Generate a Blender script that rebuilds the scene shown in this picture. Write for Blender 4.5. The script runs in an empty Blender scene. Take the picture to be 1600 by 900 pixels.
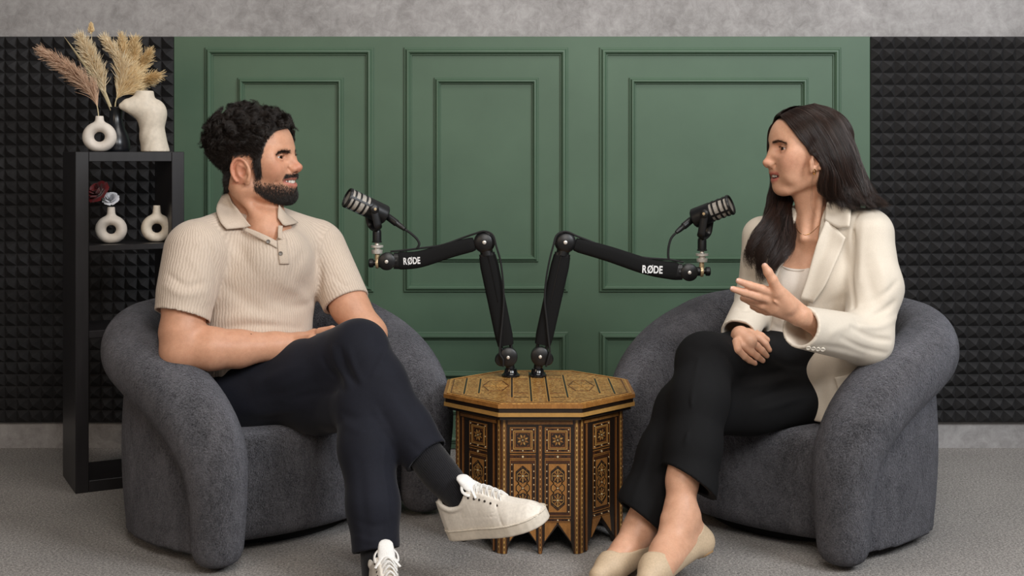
import bpy, math, random
import numpy as np
from mathutils import Vector, Matrix

C = bpy.context.scene.collection
# ------------------------------------------------------------------ camera
F = 1980.0          # focal length in pixels of the 1600 px frame
HC = 1.05           # lens height
YH = 243.0          # horizon row
cam_d = bpy.data.cameras.new('camera'); cam = bpy.data.objects.new('camera', cam_d); C.objects.link(cam)
cam.location = (0, 0, HC); cam.rotation_euler = (math.pi / 2, 0, 0)
cam_d.sensor_width = 36.0; cam_d.lens = 36.0 * F / 1600.0
cam_d.shift_x = 0.0; cam_d.shift_y = (YH - 450.0) / 1600.0
cam_d.clip_start = 0.05
bpy.context.scene.camera = cam
# ------------------------------------------------------------------ world, lamps, exposure
sc = bpy.context.scene
w = bpy.data.worlds.new('world'); sc.world = w; w.use_nodes = True
w.node_tree.nodes['Background'].inputs[0].default_value = (0.95, 0.97, 1.0, 1)
w.node_tree.nodes['Background'].inputs[1].default_value = 0.11
def area(name, loc, target, size, power, color):
    d = bpy.data.lights.new(name, 'AREA'); d.shape = 'RECTANGLE'; d.size, d.size_y = size
    d.energy = power; d.color = color
    o = bpy.data.objects.new(name, d); C.objects.link(o); o.location = loc
    o.rotation_euler = (Vector(target) - Vector(loc)).to_track_quat('-Z', 'Y').to_euler()
    return o
area('softbox_key', (2.7, 0.9, 2.7), (0.25, 3.6, 0.65), (1.2, 1.2), 105, (0.92, 0.96, 1.0))
area('softbox_fill', (-2.3, 0.3, 1.9), (-0.3, 3.6, 0.6), (1.2, 1.2), 19, (1.0, 0.76, 0.54))
area('front_softbox', (0.35, 0.3, 2.55), (0.0, 3.6, 0.6), (1.7, 1.1), 62, (1.0, 0.95, 0.89))
area('ceiling_softbox', (0.5, 3.0, 3.2), (0.3, 4.0, 0.4), (1.8, .8), 26, (1.0, 0.95, 0.9))
sc.view_settings.view_transform = 'Standard'; sc.view_settings.look = 'None'
sc.view_settings.exposure = 0.0; sc.view_settings.gamma = 1.0
sc.view_settings.use_curve_mapping = False

# ------------------------------------------------------------------ helpers
def at(px, py, d):
    """point of the room seen at pixel (px, py), d metres into the room"""
    return np.array(((px - 800.0) * d / F, d, HC - (py - YH) * d / F))
def V3(*a): return np.array(a, dtype=float)
def unit(v):
    v = np.asarray(v, float); return v / max(np.linalg.norm(v), 1e-12)

def tag(o, label=None, cat=None, group=None, kind=None):
    if label: o['label'] = label
    if cat: o['category'] = cat
    if group: o['group'] = group
    if kind: o['kind'] = kind
    return o
def empty(name, loc, label=None, cat=None, group=None):
    o = bpy.data.objects.new(name, None); C.objects.link(o); o.location = Vector(loc); o.empty_display_size = 0.05
    return tag(o, label, cat, group)
def world_of(o):
    m = Matrix.LocRotScale(o.location, o.rotation_euler, o.scale)
    return m if o.parent is None else world_of(o.parent) @ o.matrix_parent_inverse @ m
def adopt(child, parent):
    """parent without moving the child (no view-layer update needed: parents are only translated/rotated roots)"""
    child.parent = parent
    child.matrix_parent_inverse = world_of(parent).inverted()
    return child
def mesh_obj(name, verts, faces, mats, parent=None, smooth=False, midx=None, local=False):
    me = bpy.data.meshes.new(name)
    me.from_pydata([tuple(map(float, v)) for v in verts], [], [tuple(map(int, f)) for f in faces])
    if not isinstance(mats, (list, tuple)): mats = [mats]
    for m in mats: me.materials.append(m)
    if midx is not None: me.polygons.foreach_set('material_index', midx)
    if smooth: me.polygons.foreach_set('use_smooth', [True] * len(me.polygons))
    me.update()
    o = bpy.data.objects.new(name, me); C.objects.link(o)
    if parent is not None:
        if local: o.parent = parent
        else: adopt(o, parent)
    return o

class MB:
    """collects shapes into one mesh"""
    def __init__(s): s.v = []; s.f = []; s.m = []; s.sm = []
    def add(s, vs, fs, m=0, smooth=False):
        b = len(s.v); s.v.extend([tuple(v) for v in vs])
        for f in fs: s.f.append(tuple(i + b for i in f)); s.m.append(m); s.sm.append(smooth)
    def box(s, lo, hi, m=0, bev=0.0, rot=None, org=(0, 0, 0)):
        lo = np.array(lo, float); hi = np.array(hi, float)
        c = (lo + hi) / 2; h = (hi - lo) / 2
        if bev <= 0:
            vs = [c + h * np.array((x, y, z)) for x in (-1, 1) for y in (-1, 1) for z in (-1, 1)]
            fs = [(0, 1, 3, 2), (4, 6, 7, 5), (0, 4, 5, 1), (2, 3, 7, 6), (0, 2, 6, 4), (1, 5, 7, 3)]
        else:
            b = min(bev, *(h * 0.999)); vs = []; idx = {}
            for sx in (-1, 1):
                for sy in (-1, 1):
                    for sz in (-1, 1):
                        for a in range(3):
                            p = h - b; p = p.copy(); p[a] = h[a]
                            idx[(sx, sy, sz, a)] = len(vs); vs.append(c + p * np.array((sx, sy, sz)))
            fs = []
            for a in range(3):
                o = [i for i in range(3) if i != a]
                for sg in (-1, 1):
                    q = []
                    for u, v in ((-1, -1), (1, -1), (1, 1), (-1, 1)):
                        k = [0, 0, 0]; k[a] = sg; k[o[0]] = u; k[o[1]] = v; q.append(idx[(*k, a)])
                    fs.append(q if (sg > 0) == (a != 1) else q[::-1])
            for a in range(3):
                o = [i for i in range(3) if i != a]
                for u in (-1, 1):
                    for v in (-1, 1):
                        q = []
                        for t, ax in ((-1, o[0]), (1, o[0]), (1, o[1]), (-1, o[1])):
                            k = [0, 0, 0]; k[a] = t; k[o[0]] = u; k[o[1]] = v; q.append(idx[(*k, ax)])
                        fs.append(q if (u * v > 0) == (a != 1) else q[::-1])
            for sx in (-1, 1):
                for sy in (-1, 1):
                    for sz in (-1, 1):
                        q = [idx[(sx, sy, sz, a)] for a in range(3)]
                        fs.append(q if sx * sy * sz > 0 else q[::-1])
        vs = np.array(vs)
        if rot is not None: vs = (vs - np.array(org)) @ np.array(rot).T + np.array(org)
        s.add(vs, fs, m)
    def tube(s, pts, rad, n=10, m=0, cap=True, flat=None, up=None):
        """swept tube; rad scalar/list; flat=(a,b) scales the section axes"""
        pts = np.array(pts, float); k = len(pts)
        rad = np.full(k, rad, float) if np.isscalar(rad) else np.array(rad, float)
        t = np.gradient(pts, axis=0); t /= np.linalg.norm(t, axis=1)[:, None] + 1e-12
        u = np.array(up, float) if up is not None else (np.array((0, 0, 1.)) if abs(t[0][2]) < .9 else np.array((1., 0, 0)))
        a, b = flat if flat else (1, 1)
        vs = []
        for i in range(k):
            u = u - t[i] * (u @ t[i]); u /= np.linalg.norm(u) + 1e-12
            w_ = np.cross(t[i], u)
            for j in range(n):
                th = 2 * math.pi * j / n
                vs.append(pts[i] + rad[i] * (a * math.cos(th) * u + b * math.sin(th) * w_))
        fs = [(i * n + j, i * n + (j + 1) % n, (i + 1) * n + (j + 1) % n, (i + 1) * n + j) for i in range(k - 1) for j in range(n)]
        if cap: fs += [tuple(range(n))[::-1], tuple((k - 1) * n + j for j in range(n))]
        s.add(vs, fs, m, True)
    def lathe(s, org, axis, prof, n=24, m=0, cap=True):
        """prof = [(distance along axis, radius)]"""
        axis = unit(axis); org = np.array(org, float)
        u = unit(np.cross(axis, (0, 0, 1.) if abs(axis[2]) < .9 else (1., 0, 0))); w_ = np.cross(axis, u)
        vs = [org + axis * h + r * (math.cos(2 * math.pi * j / n) * u + math.sin(2 * math.pi * j / n) * w_) for h, r in prof for j in range(n)]
        k = len(prof)
        fs = [(i * n + j, i * n + (j + 1) % n, (i + 1) * n + (j + 1) % n, (i + 1) * n + j) for i in range(k - 1) for j in range(n)]
        if cap: fs += [tuple(range(n))[::-1], tuple((k - 1) * n + j for j in range(n))]
        s.add(vs, fs, m, True)
    def prism(s, poly, ex, m=0):
        """poly: 3-D points of a planar outline, ex: extrusion vector"""
        poly = np.array(poly, float); n = len(poly)
        vs = list(poly) + list(poly + np.array(ex))
        fs = [tuple(range(n))[::-1], tuple(range(n, 2 * n))] + [(i, (i + 1) % n, n + (i + 1) % n, n + i) for i in range(n)]
        s.add(vs, fs, m)
    def build(s, name, mats, parent=None, local=False):
        o = mesh_obj(name, s.v, s.f, mats, parent, midx=s.m, local=local)
        o.data.polygons.foreach_set('use_smooth', s.sm)
        if any(s.sm):
            try: o.data.set_sharp_from_angle(angle=math.radians(42))
            except Exception: pass
        return o
def spline(pts, n=8):
    """Catmull-Rom through the rows of pts (any number of columns)"""
    p = np.array(pts, float); p = np.vstack([2 * p[0] - p[1], p, 2 * p[-1] - p[-2]]); out = []
    for i in range(1, len(p) - 2):
        for t in np.linspace(0, 1, n, endpoint=False):
            a, b, c, d = p[i - 1], p[i], p[i + 1], p[i + 2]
            out.append(.5 * (2 * b + (c - a) * t + (2 * a - 5 * b + 4 * c - d) * t * t + (3 * b - a - 3 * c + d) * t ** 3))
    out.append(p[-2]); return np.array(out)

# ------------------------------------------------------------------ materials
def srgb(r, g, b):
    f = lambda c: (c / 255) / 12.92 if c / 255 <= .04045 else ((c / 255 + .055) / 1.055) ** 2.4
    return (f(r), f(g), f(b), 1.0)
class NT:
    def __init__(s, name):
        s.mat = bpy.data.materials.new(name); s.mat.use_nodes = True
        s.t = s.mat.node_tree; s.n = s.t.nodes; s.b = s.n['Principled BSDF']; s.out = s.n['Material Output']
    def node(s, typ, **kw):
        n = s.n.new(typ)
        for k, v in kw.items():
            if k.startswith('i_'): n.inputs[k[2:].replace('_', ' ')].default_value = v
            else: setattr(n, k, v)
        return n
    def link(s, a, b): s.t.links.new(a, b)
    def coord(s, kind='Object', scale=None):
        c = s.node('ShaderNodeTexCoord').outputs[kind]
        if scale is not None:
            m = s.node('ShaderNodeMapping'); m.inputs['Scale'].default_value = scale; s.link(c, m.inputs[0]); c = m.outputs[0]
        return c
    def noise(s, co, scale, detail=3, rough=.5, dist=0):
        n = s.node('ShaderNodeTexNoise'); n.inputs['Scale'].default_value = scale; n.inputs['Detail'].default_value = detail
        n.inputs['Roughness'].default_value = rough; n.inputs['Distortion'].default_value = dist
        if co is not None: s.link(co, n.inputs['Vector'])
        return n.outputs[0]
    def ramp(s, fac, stops):
        r = s.node('ShaderNodeValToRGB'); e = r.color_ramp.elements
        while len(e) < len(stops): e.new(.5)
        for i, (p, c) in enumerate(stops): e[i].position = p; e[i].color = c
        s.link(fac, r.inputs[0]); return r.outputs[0]
    def math(s, op, a, b=None, clamp=False):
        n = s.node('ShaderNodeMath', operation=op); n.use_clamp = clamp
        for i, x in enumerate((a, b)):
            if x is None: continue
            if isinstance(x, (int, float)): n.inputs[i].default_value = x
            else: s.link(x, n.inputs[i])
        return n.outputs[0]
    def mix(s, fac, a, b, typ='MIX'):
        n = s.node('ShaderNodeMix', data_type='RGBA', blend_type=typ)
        for i, x in ((0, fac), (6, a), (7, b)):
            if isinstance(x, (int, float, tuple)): n.inputs[i].default_value = x
            else: s.link(x, n.inputs[i])
        return n.outputs[2]
    def bump(s, h, strength=.3, dist=.01, prev=None):
        n = s.node('ShaderNodeBump'); n.inputs['Strength'].default_value = strength; n.inputs['Distance'].default_value = dist
        s.link(h, n.inputs['Height'])
        if prev is not None: s.link(prev, n.inputs['Normal'])
        s.link(n.outputs[0], s.b.inputs['Normal']); return n.outputs[0]
    def set(s, **kw):
        for k, v in kw.items():
            k = k.replace('_', ' ')
            if isinstance(v, (int, float, tuple)): s.b.inputs[k].default_value = v
            else: s.link(v, s.b.inputs[k])
        return s
def plain(name, col, rough=.5, metal=0.0, bump=None, spec=.5, sheen=0.0):
    t = NT(name); t.set(Base_Color=col, Roughness=rough, Metallic=metal, Specular_IOR_Level=spec)
    if sheen: t.set(Sheen_Weight=sheen, Sheen_Roughness=.4)
    co = t.coord()
    n = t.noise(co, bump[0] if bump else 60, 4)
    t.set(Base_Color=t.mix(1.0, col, t.ramp(n, [(.25, (.86,) * 3 + (1,)), (.75, (1.06,) * 3 + (1,))]), 'MULTIPLY'))
    if bump: t.bump(n, bump[1], bump[2])
    return t.mat
M = {}
# ================================================================== the room
DW = 4.55                                  # distance of the back wall
PXW = DW / F
def wx(px): return (px - 800) * PXW
def wz(py): return HC - (py - YH) * PXW
# plaster wall
t = NT('grey_plaster'); co = t.coord()
big = t.noise(co, 3.2, 8, .68, .4); fine = t.noise(co, 26, 8, .76, .5)
mp = t.coord('Object', (1, 1, .35)); streak = t.noise(mp, 38, 5, .7, .4)
c = t.mix(.45, t.ramp(big, [(.32, srgb(118, 114, 112)), (.68, srgb(180, 176, 175))]), t.ramp(fine, [(.34, srgb(116, 112, 111)), (.68, srgb(190, 188, 187))]))
c = t.mix(.10, c, t.ramp(streak, [(.3, srgb(118, 115, 114)), (.7, srgb(184, 181, 180))]))
t.set(Base_Color=c, Roughness=.8); t.bump(fine, .25, .004); M['plaster'] = t.mat
# carpet
t = NT('carpet'); co = t.coord()
n1 = t.noise(co, 175, 4, .8); n2 = t.noise(co, 5, 4, .6); n3 = t.noise(co, 95, 4, .7)
v = t.node('ShaderNodeTexVoronoi'); v.inputs['Scale'].default_value = 330; t.link(co, v.inputs['Vector'])
c = t.ramp(n1, [(.38, srgb(60, 56, 53)), (.5, srgb(146, 139, 133)), (.62, srgb(230, 222, 213))])
c = t.mix(.35, c, t.ramp(n3, [(.36, srgb(88, 84, 81)), (.64, srgb(196, 190, 185))]))
c = t.mix(.22, c, t.ramp(n2, [(.3, srgb(96, 92, 90)), (.7, srgb(158, 153, 149))]))
t.set(Base_Color=c, Roughness=.95, Specular_IOR_Level=.15, Sheen_Weight=.15)
hgt = t.math('ADD', t.math('MULTIPLY', v.outputs[0], .6), n3); t.bump(hgt, .8, .006); M['carpet'] = t.mat
# green paint
t = NT('green_paint'); co = t.coord(); n = t.noise(co, 3, 4, .6); f = t.noise(co, 220, 2, .5)
t.set(Base_Color=t.ramp(n, [(.3, srgb(75, 98, 79)), (.7, srgb(82, 106, 86))]), Roughness=.48, Specular_IOR_Level=.4)
t.bump(f, .06, .001); M['green'] = t.mat
# foam
t = NT('foam'); co = t.coord(); n = t.noise(co, 30, 4, .6); f = t.noise(co, 700, 2, .6)
t.set(Base_Color=t.ramp(n, [(.3, srgb(34, 33, 34)), (.7, srgb(47, 46, 47))]), Roughness=.75, Specular_IOR_Level=.35, Sheen_Weight=.0)
t.bump(f, .35, .002); M['foam'] = t.mat

b = MB(); b.box((-4.2, -2.0, -.12), (4.2, DW + .1, 0.0)); o = b.build('floor', M['carpet']); tag(o, 'grey speckled low pile carpet covering the studio floor', None, None, 'structure')
b = MB(); b.box((-4.2, DW, 0), (4.2, DW + .12, 2.9)); o = b.build('wall_back', M['plaster']); tag(o, 'grey mottled plaster wall behind the green panelling', None, None, 'structure')

# green panelled board with moulding frames
GX0, GX1, GT = wx(274), wx(1357), wz(58)
b = MB(); b.box((GX0, DW - .022, 0.002), (GX1, DW - .001, GT), bev=.002)
green = b.build('trim_1', M['green']); tag(green, 'green painted wall panelling with raised rectangular mouldings', None, None, 'structure')
PROF = [(0, 0), (0, .006), (.003, .0085), (.006, .0085), (.0075, .012), (.012, .0175), (.017, .0185), (.0205, .0155), (.023, .011), (.0245, .0055), (.0275, .0055), (.029, .003), (.029, 0)]
def moulding(x0, y0, x1, y1, k=1.0):
    X0, X1, Z1, Z0 = wx(x0), wx(x1), wz(y0), wz(y1); y = DW - .022; vs = []; fs = []; n = len(PROF)
    for cx, cz, sx, sz in ((X0, Z0, 1, 1), (X1, Z0, -1, 1), (X1, Z1, -1, -1), (X0, Z1, 1, -1)):
        for a, h in PROF: vs.append((cx + sx * a * k, y - h, cz + sz * a * k))
    for i in range(4):
        for j in range(n - 1):
            a, c2 = i * n + j, ((i + 1) % 4) * n + j
            fs.append((a, c2, c2 + 1, a + 1))
    o = mesh_obj('moulding', vs, [f[::-1] for f in fs], M['green'], green, smooth=True)
    o.data.set_sharp_from_angle(angle=math.radians(28)); return o
for a in ((323, 585), (632, 887), (936, 1311)):
    moulding(a[0], 75, a[1], 455); moulding(a[0], 517, a[1], 690)
for a in ((374, 538), (679, 841), (982, 1260)):
    moulding(a[0], 122, a[1], 408, .82); moulding(a[0], 578, a[1], 645, .82)

# acoustic foam: slabs of pyramids
PIT = 18.75 * PXW
def foam_slab(x0, z1, nx, nz, parent, flip):
    vs = []; fs = []; yb = DW - .003; y0 = DW - .020; g = .0012
    def quad(*q):
        b = len(vs); vs.extend(q); fs.append((b, b + 1, b + 2, b + 3))
    X0, X1, Z1, Z0 = x0, x0 + nx * PIT, z1, z1 - nz * PIT
    idx = {}
    def vid(x, y, z):
        k = (round(x, 5), round(y, 5), round(z, 5))
        if k not in idx: idx[k] = len(vs); vs.append((x, y, z))
        return idx[k]
    for i in range(nx):
        for j in range(nz):
            a, c2 = X0 + i * PIT, Z1 - j * PIT
            ap = vid(a + PIT / 2 + random.uniform(-1, 1) * .0012, y0 - .027 + random.uniform(-1, 1) * .002, c2 - PIT / 2 + random.uniform(-1, 1) * .0012)
            q = [vid(a, y0, c2), vid(a, y0, c2 - PIT), vid(a + PIT, y0, c2 - PIT), vid(a + PIT, y0, c2)]
            for k in range(4): fs.append((q[k], q[(k + 1) % 4], ap))
    # rim of the slab
    r = [(X0, Z1), (X0, Z0), (X1, Z0), (X1, Z1)]; base = len(vs)
    for x, z in r: vs.append((x, y0, z)); vs.append((x, yb, z))
    for k in range(4):
        a, c2 = base + 2 * k, base + 2 * ((k + 1) % 4); fs.append((a, a + 1, c2 + 1, c2))
    fs.append((base + 1, base + 7, base + 5, base + 3))
    return mesh_obj('foam_tile', vs, fs, M['foam'], parent)
random.seed(4)
for side, xs, lab in (('left', [GX0 - 8 * PIT * k for k in (1, 2, 3, 4)], 'pyramid acoustic foam wall covering behind the shelf with the vases'),
                      ('right', [GX1 + .002 + 8 * PIT * k for k in range(4)], 'pyramid acoustic foam wall covering behind the woman in the blazer')):
    root = empty('acoustic_foam', ((xs[0] + xs[-1]) / 2, DW - .02, wz(661)), lab, 'acoustic foam')
    for x in xs:
        for k in range(4): foam_slab(x if side == 'right' else x - .001, wz(58) - 8 * PIT * k, 8, 8, root, side == 'left')
# ================================================================== implicit-surface modelling (sparse surface nets)
class Sdf:
    def __init__(s): s.ops = []
    # every op: (mode, function(P)->d, bound centre, bound radius, blend)
    def op(s, mode, fn, c, R, k=0.0): s.ops.append((mode, fn, np.array(c, np.float32), float(R), float(k))); return s
    def ball(s, c, r, k=0., mode='u'):
        c = np.array(c, np.float32)
        return s.op(mode, lambda P: np.sqrt(((P - c) ** 2).sum(-1)) - r, c, r, k)
    def ell(s, c, r, R=None, k=0., mode='u'):
        c = np.array(c, np.float32); r = np.array(r, np.float32); Rm = None if R is None else np.array(R, np.float32)
        def fn(P):
            q = P - c
            if Rm is not None: q = q @ Rm            # columns of R = local axes
            a = q / r; k0 = np.sqrt((a * a).sum(-1)); b_ = a / r; k1 = np.sqrt((b_ * b_).sum(-1)) + 1e-9
            return k0 * (k0 - 1) / k1
        return s.op(mode, fn, c, r.max(), k)
    def box(s, c, h, R=None, rnd=0., k=0., mode='u'):
        c = np.array(c, np.float32); h = np.array(h, np.float32) - rnd; Rm = None if R is None else np.array(R, np.float32)
        def fn(P):
            q = P - c
            if Rm is not None: q = q @ Rm
            q = np.abs(q) - h
            return np.sqrt((np.maximum(q, 0) ** 2).sum(-1)) + np.minimum(q.max(-1), 0) - rnd
        return s.op(mode, fn, c, np.linalg.norm(h + rnd), k)
    def cap(s, a, ra, b, rb=None, k=0., mode='u', flat=None):
        """round cone; flat=(axis, factor) squeezes the section along a world axis"""
        a = np.array(a, np.float32); b = np.array(b, np.float32); rb = ra if rb is None else rb
        ba = b - a; L = float(ba @ ba) + 1e-12
        fx = None
        if flat is not None:
            ax = unit(flat[0]); g = 1.0 / flat[1] - 1.0; fx = (ax.astype(np.float32), g)
        def fn(P):
            q = P - a; h = np.clip(q @ ba / L, 0, 1); e = q - h[..., None] * ba
            r = ra + (rb - ra) * h
            if fx is not None:
                e = e + (e @ fx[0])[..., None] * fx[0] * fx[1]
                d = np.sqrt((e * e).sum(-1)) - r
                return d * (min(1.0, flat[1]))
            return np.sqrt((e * e).sum(-1)) - r
        return s.op(mode, fn, (a + b) / 2, np.sqrt(L) / 2 + max(ra, rb) * max(1, flat[1] if flat else 1), k)
    def chain(s, pts, k=0., kj=None, mode='u', flat=None):
        """pts rows (x,y,z,r): consecutive round cones blended with kj"""
        pts = np.array(pts, float)
        for i in range(len(pts) - 1):
            s.cap(pts[i, :3], pts[i, 3], pts[i + 1, :3], pts[i + 1, 3], (k if i == 0 else (kj if kj is not None else k)), mode, flat)
        return s
    def path(s, pts, k=0., mode='u', flat=None):
        """like chain but one op (plain minimum along the path): for smooth densely sampled tubes"""
        pts = np.array(pts, np.float32); A = pts[:-1, :3]; B = pts[1:, :3]; ra = pts[:-1, 3]; rb = pts[1:, 3]
        fx = None
        if flat is not None: fx = (unit(flat[0]).astype(np.float32), 1.0 / flat[1] - 1.0)
        def fn(P):
            out = np.full(P.shape[:-1], 1e3, np.float32)
            for i in range(len(A)):
                ba = B[i] - A[i]; L = float(ba @ ba) + 1e-12
                q = P - A[i]; h = np.clip(q @ ba / L, 0, 1); e = q - h[..., None] * ba
                if fx is not None: e = e + (e @ fx[0])[..., None] * fx[0] * fx[1]
                np.minimum(out, np.sqrt((e * e).sum(-1)) - (ra[i] + (rb[i] - ra[i]) * h), out)
            return out * (min(1.0, flat[1]) if flat else 1.0)
        c = (pts[:, :3].min(0) + pts[:, :3].max(0)) / 2
        R = (np.sqrt(((pts[:, :3] - c) ** 2).sum(1)) + pts[:, 3] * (max(1, flat[1]) if flat else 1)).max()
        return s.op(mode, fn, c, R, k)
    def cut(s, p, n, k=0.):
        """remove everything on the side of the plane the normal points to"""
        p = np.array(p, np.float32); n = unit(n).astype(np.float32)
        return s.op('i', lambda P: (P - p) @ n, p, 1e3, k)
    def fnop(s, mode, fn, c, R, k=0.): return s.op(mode, fn, c, R, k)
    def _fold(s, D, ops_sel):
        raise NotImplementedError
    @staticmethod
    def _comb(mode, D, d, k):
        if mode == 'u':
            if k <= 0: return np.minimum(D, d)
            h = np.maximum(k - np.abs(D - d), 0) / k; return np.minimum(D, d) - h * h * (k * .25)
        if mode == 's': d = -d
        if mode in 'si':
            if k <= 0: return np.maximum(D, d)
            h = np.maximum(k - np.abs(D - d), 0) / k; return np.maximum(D, d) + h * h * (k * .25)
        return D + d                               # 'd': displacement
    def eval(s, P):
        P = np.asarray(P, np.float32); D = np.full(P.shape[:-1], 9.0, np.float32)
        for mode, fn, c, R, k in s.ops: D = s._comb(mode, D, fn(P), k)
        return D
    def mesh(s, h, B=10, slack=1.7, smooth=2, region=None):
        us = [(c, R) for m, f, c, R, k in s.ops if m == 'u']
        lo = np.min([c - R for c, R in us], 0) - 2 * h; hi = np.max([c + R for c, R in us], 0) + 2 * h
        if region is not None: lo = np.maximum(lo, region[0]); hi = np.minimum(hi, region[1])
        bs = B * h; nb = np.ceil((hi - lo) / bs).astype(int)
        S = 4; nsb = -(-nb // S)
        si = np.stack(np.meshgrid(*[np.arange(n) for n in nsb], indexing='ij'), -1).reshape(-1, 3)
        sd = s.eval((lo + (si + .5) * bs * S).astype(np.float32)); si = si[np.abs(sd) < bs * S * .5 * math.sqrt(3) * slack + 4 * h]
        o4 = np.stack(np.meshgrid(*[np.arange(S)] * 3, indexing='ij'), -1).reshape(-1, 3)
        bi = (si[:, None, :] * S + o4[None]).reshape(-1, 3); bi = bi[(bi < nb).all(1)]
        cen = (lo + (bi + .5) * bs).astype(np.float32); half = bs * .5 * math.sqrt(3)
        dc = s.eval(cen)
        keep = np.abs(dc) < half * slack + 2 * h
        bi = bi[keep]; cen = cen[keep]; nbk = len(bi)
        g = np.arange(B + 1, dtype=np.float32) * h
        off = np.stack(np.meshgrid(g, g, g, indexing='ij'), -1).reshape(-1, 3)
        org = (lo + bi * bs).astype(np.float32)
        D = np.full((nbk, (B + 1) ** 3), 9.0, np.float32)
        for mode, fn, c, R, k in s.ops:
            if mode == 'i': sel = np.arange(nbk)
            else: sel = np.nonzero(np.sqrt(((cen - c) ** 2).sum(1)) < R * 1.2 + half + 1.8 * k + 3 * h)[0]
            for q in range(0, len(sel), 400):
                ss = sel[q:q + 400]
                P = org[ss][:, None, :] + off[None]
                D[ss] = s._comb(mode, D[ss], fn(P).astype(np.float32), k)
        D = D.reshape(nbk, B + 1, B + 1, B + 1)
        ins = D < 0
        N = nb * B + 2
        # cell vertices
        acc = np.zeros((nbk, B, B, B, 3), np.float32); cnt = np.zeros((nbk, B, B, B), np.float32)
        import itertools
        for ax in range(3):
            oth = [a for a in range(3) if a != ax]
            for u, v in itertools.product((0, 1), (0, 1)):
                sl0 = [slice(None)] * 4; sl1 = [slice(None)] * 4
                sl0[ax + 1] = slice(0, B); sl1[ax + 1] = slice(1, B + 1)
                for o_, w_ in zip(oth, (u, v)): sl0[o_ + 1] = slice(w_, w_ + B); sl1[o_ + 1] = slice(w_, w_ + B)
                a = D[tuple(sl0)]; b_ = D[tuple(sl1)]; x = (a < 0) != (b_ < 0)
                t = np.where(x, a / np.where(x, a - b_, 1), 0)
                acc[..., ax] += t; cnt += x
                acc[..., oth[0]] += u * x; acc[..., oth[1]] += v * x
        act = cnt > 0
        bidx, ci, cj, ck = np.nonzero(act)
        pos = acc[act] / cnt[act][:, None]
        gi = bi[bidx] * B + np.stack((ci, cj, ck), 1)
        verts = lo + (gi + pos) * h
        S1 = int(N[1] * N[2]); S2 = int(N[2])
        cid = gi[:, 0].astype(np.int64) * S1 + gi[:, 1].astype(np.int64) * S2 + gi[:, 2]
        order = np.argsort(cid); cid = cid[order]; verts = verts[order]
        quads = []
        for ax in range(3):
            sl0 = [slice(None)] + [slice(0, B)] * 3; sl1 = list(sl0); sl1[ax + 1] = slice(1, B + 1)
            a = ins[tuple(sl0)]; b_ = ins[tuple(sl1)]; x = a != b_
            q = np.stack(np.nonzero(x), 1)
            if not len(q): continue
            G = bi[q[:, 0]].astype(np.int64) * B + q[:, 1:]
            o1, o2 = (ax + 1) % 3, (ax + 2) % 3
            st = (S1, S2, 1); base = G[:, 0] * S1 + G[:, 1] * S2 + G[:, 2]
            ids = np.stack((base - st[o1] - st[o2], base - st[o2], base, base - st[o1]), 1)
            fl = ~a[x]; ids[fl] = ids[fl][:, ::-1]
            quads.append(ids)
        quads = np.concatenate(quads)
        loc = np.searchsorted(cid, quads); loc = np.minimum(loc, len(cid) - 1)
        ok = (cid[loc] == quads).all(1); faces = loc[ok]
        for it in range(smooth):
            lam = .5 if it % 2 == 0 else -.52
            sm_ = np.zeros_like(verts); n_ = np.zeros(len(verts))
            for e in range(4):
                i0, i1 = faces[:, e], faces[:, (e + 1) % 4]
                for d_ in range(3): sm_[:, d_] += np.bincount(i0, verts[i1, d_], len(verts)) + np.bincount(i1, verts[i0, d_], len(verts))
                n_ += np.bincount(i0, minlength=len(verts)) + np.bincount(i1, minlength=len(verts))
            verts = verts + lam * (sm_ / np.maximum(n_, 1)[:, None] - verts)
        return verts, faces

def fast_mesh(name, verts, faces, mats, parent=None, smooth=True, attrs=None, midx=None):
    me = bpy.data.meshes.new(name); nv, nf = len(verts), len(faces); k = faces.shape[1]
    me.vertices.add(nv); me.vertices.foreach_set('co', np.asarray(verts, np.float32).ravel())
    me.loops.add(nf * k); me.loops.foreach_set('vertex_index', np.asarray(faces, np.int32).ravel())
    me.polygons.add(nf); me.polygons.foreach_set('loop_start', np.arange(0, nf * k, k, dtype=np.int32))
    me.polygons.foreach_set('use_smooth', np.full(nf, smooth, bool))
    if not isinstance(mats, (list, tuple)): mats = [mats]
    for m in mats: me.materials.append(m)
    if midx is not None: me.polygons.foreach_set('material_index', np.asarray(midx, np.int32))
    for an, val in (attrs or {}).items():
        val = np.asarray(val, np.float32)
        if val.ndim == 1:
            me.attributes.new(an, 'FLOAT', 'POINT').data.foreach_set('value', val)
        else:
            if val.shape[1] == 3: val = np.concatenate((val, np.ones((nv, 1), np.float32)), 1)
            me.attributes.new(an, 'FLOAT_COLOR', 'POINT').data.foreach_set('color', val.ravel())
    me.update(calc_edges=True); me.validate()
    o = bpy.data.objects.new(name, me); C.objects.link(o)
    if parent is not None: adopt(o, parent)
    return o
def vnormals(verts, faces):
    a = verts[faces[:, 2]] - verts[faces[:, 0]]; b_ = verts[faces[:, 3]] - verts[faces[:, 1]]; n = np.cross(a, b_)
    out = np.zeros_like(verts)
    for e in range(4):
        for d_ in range(3): out[:, d_] += np.bincount(faces[:, e], n[:, d_], len(verts))
    return out / (np.linalg.norm(out, axis=1)[:, None] + 1e-12)

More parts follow.
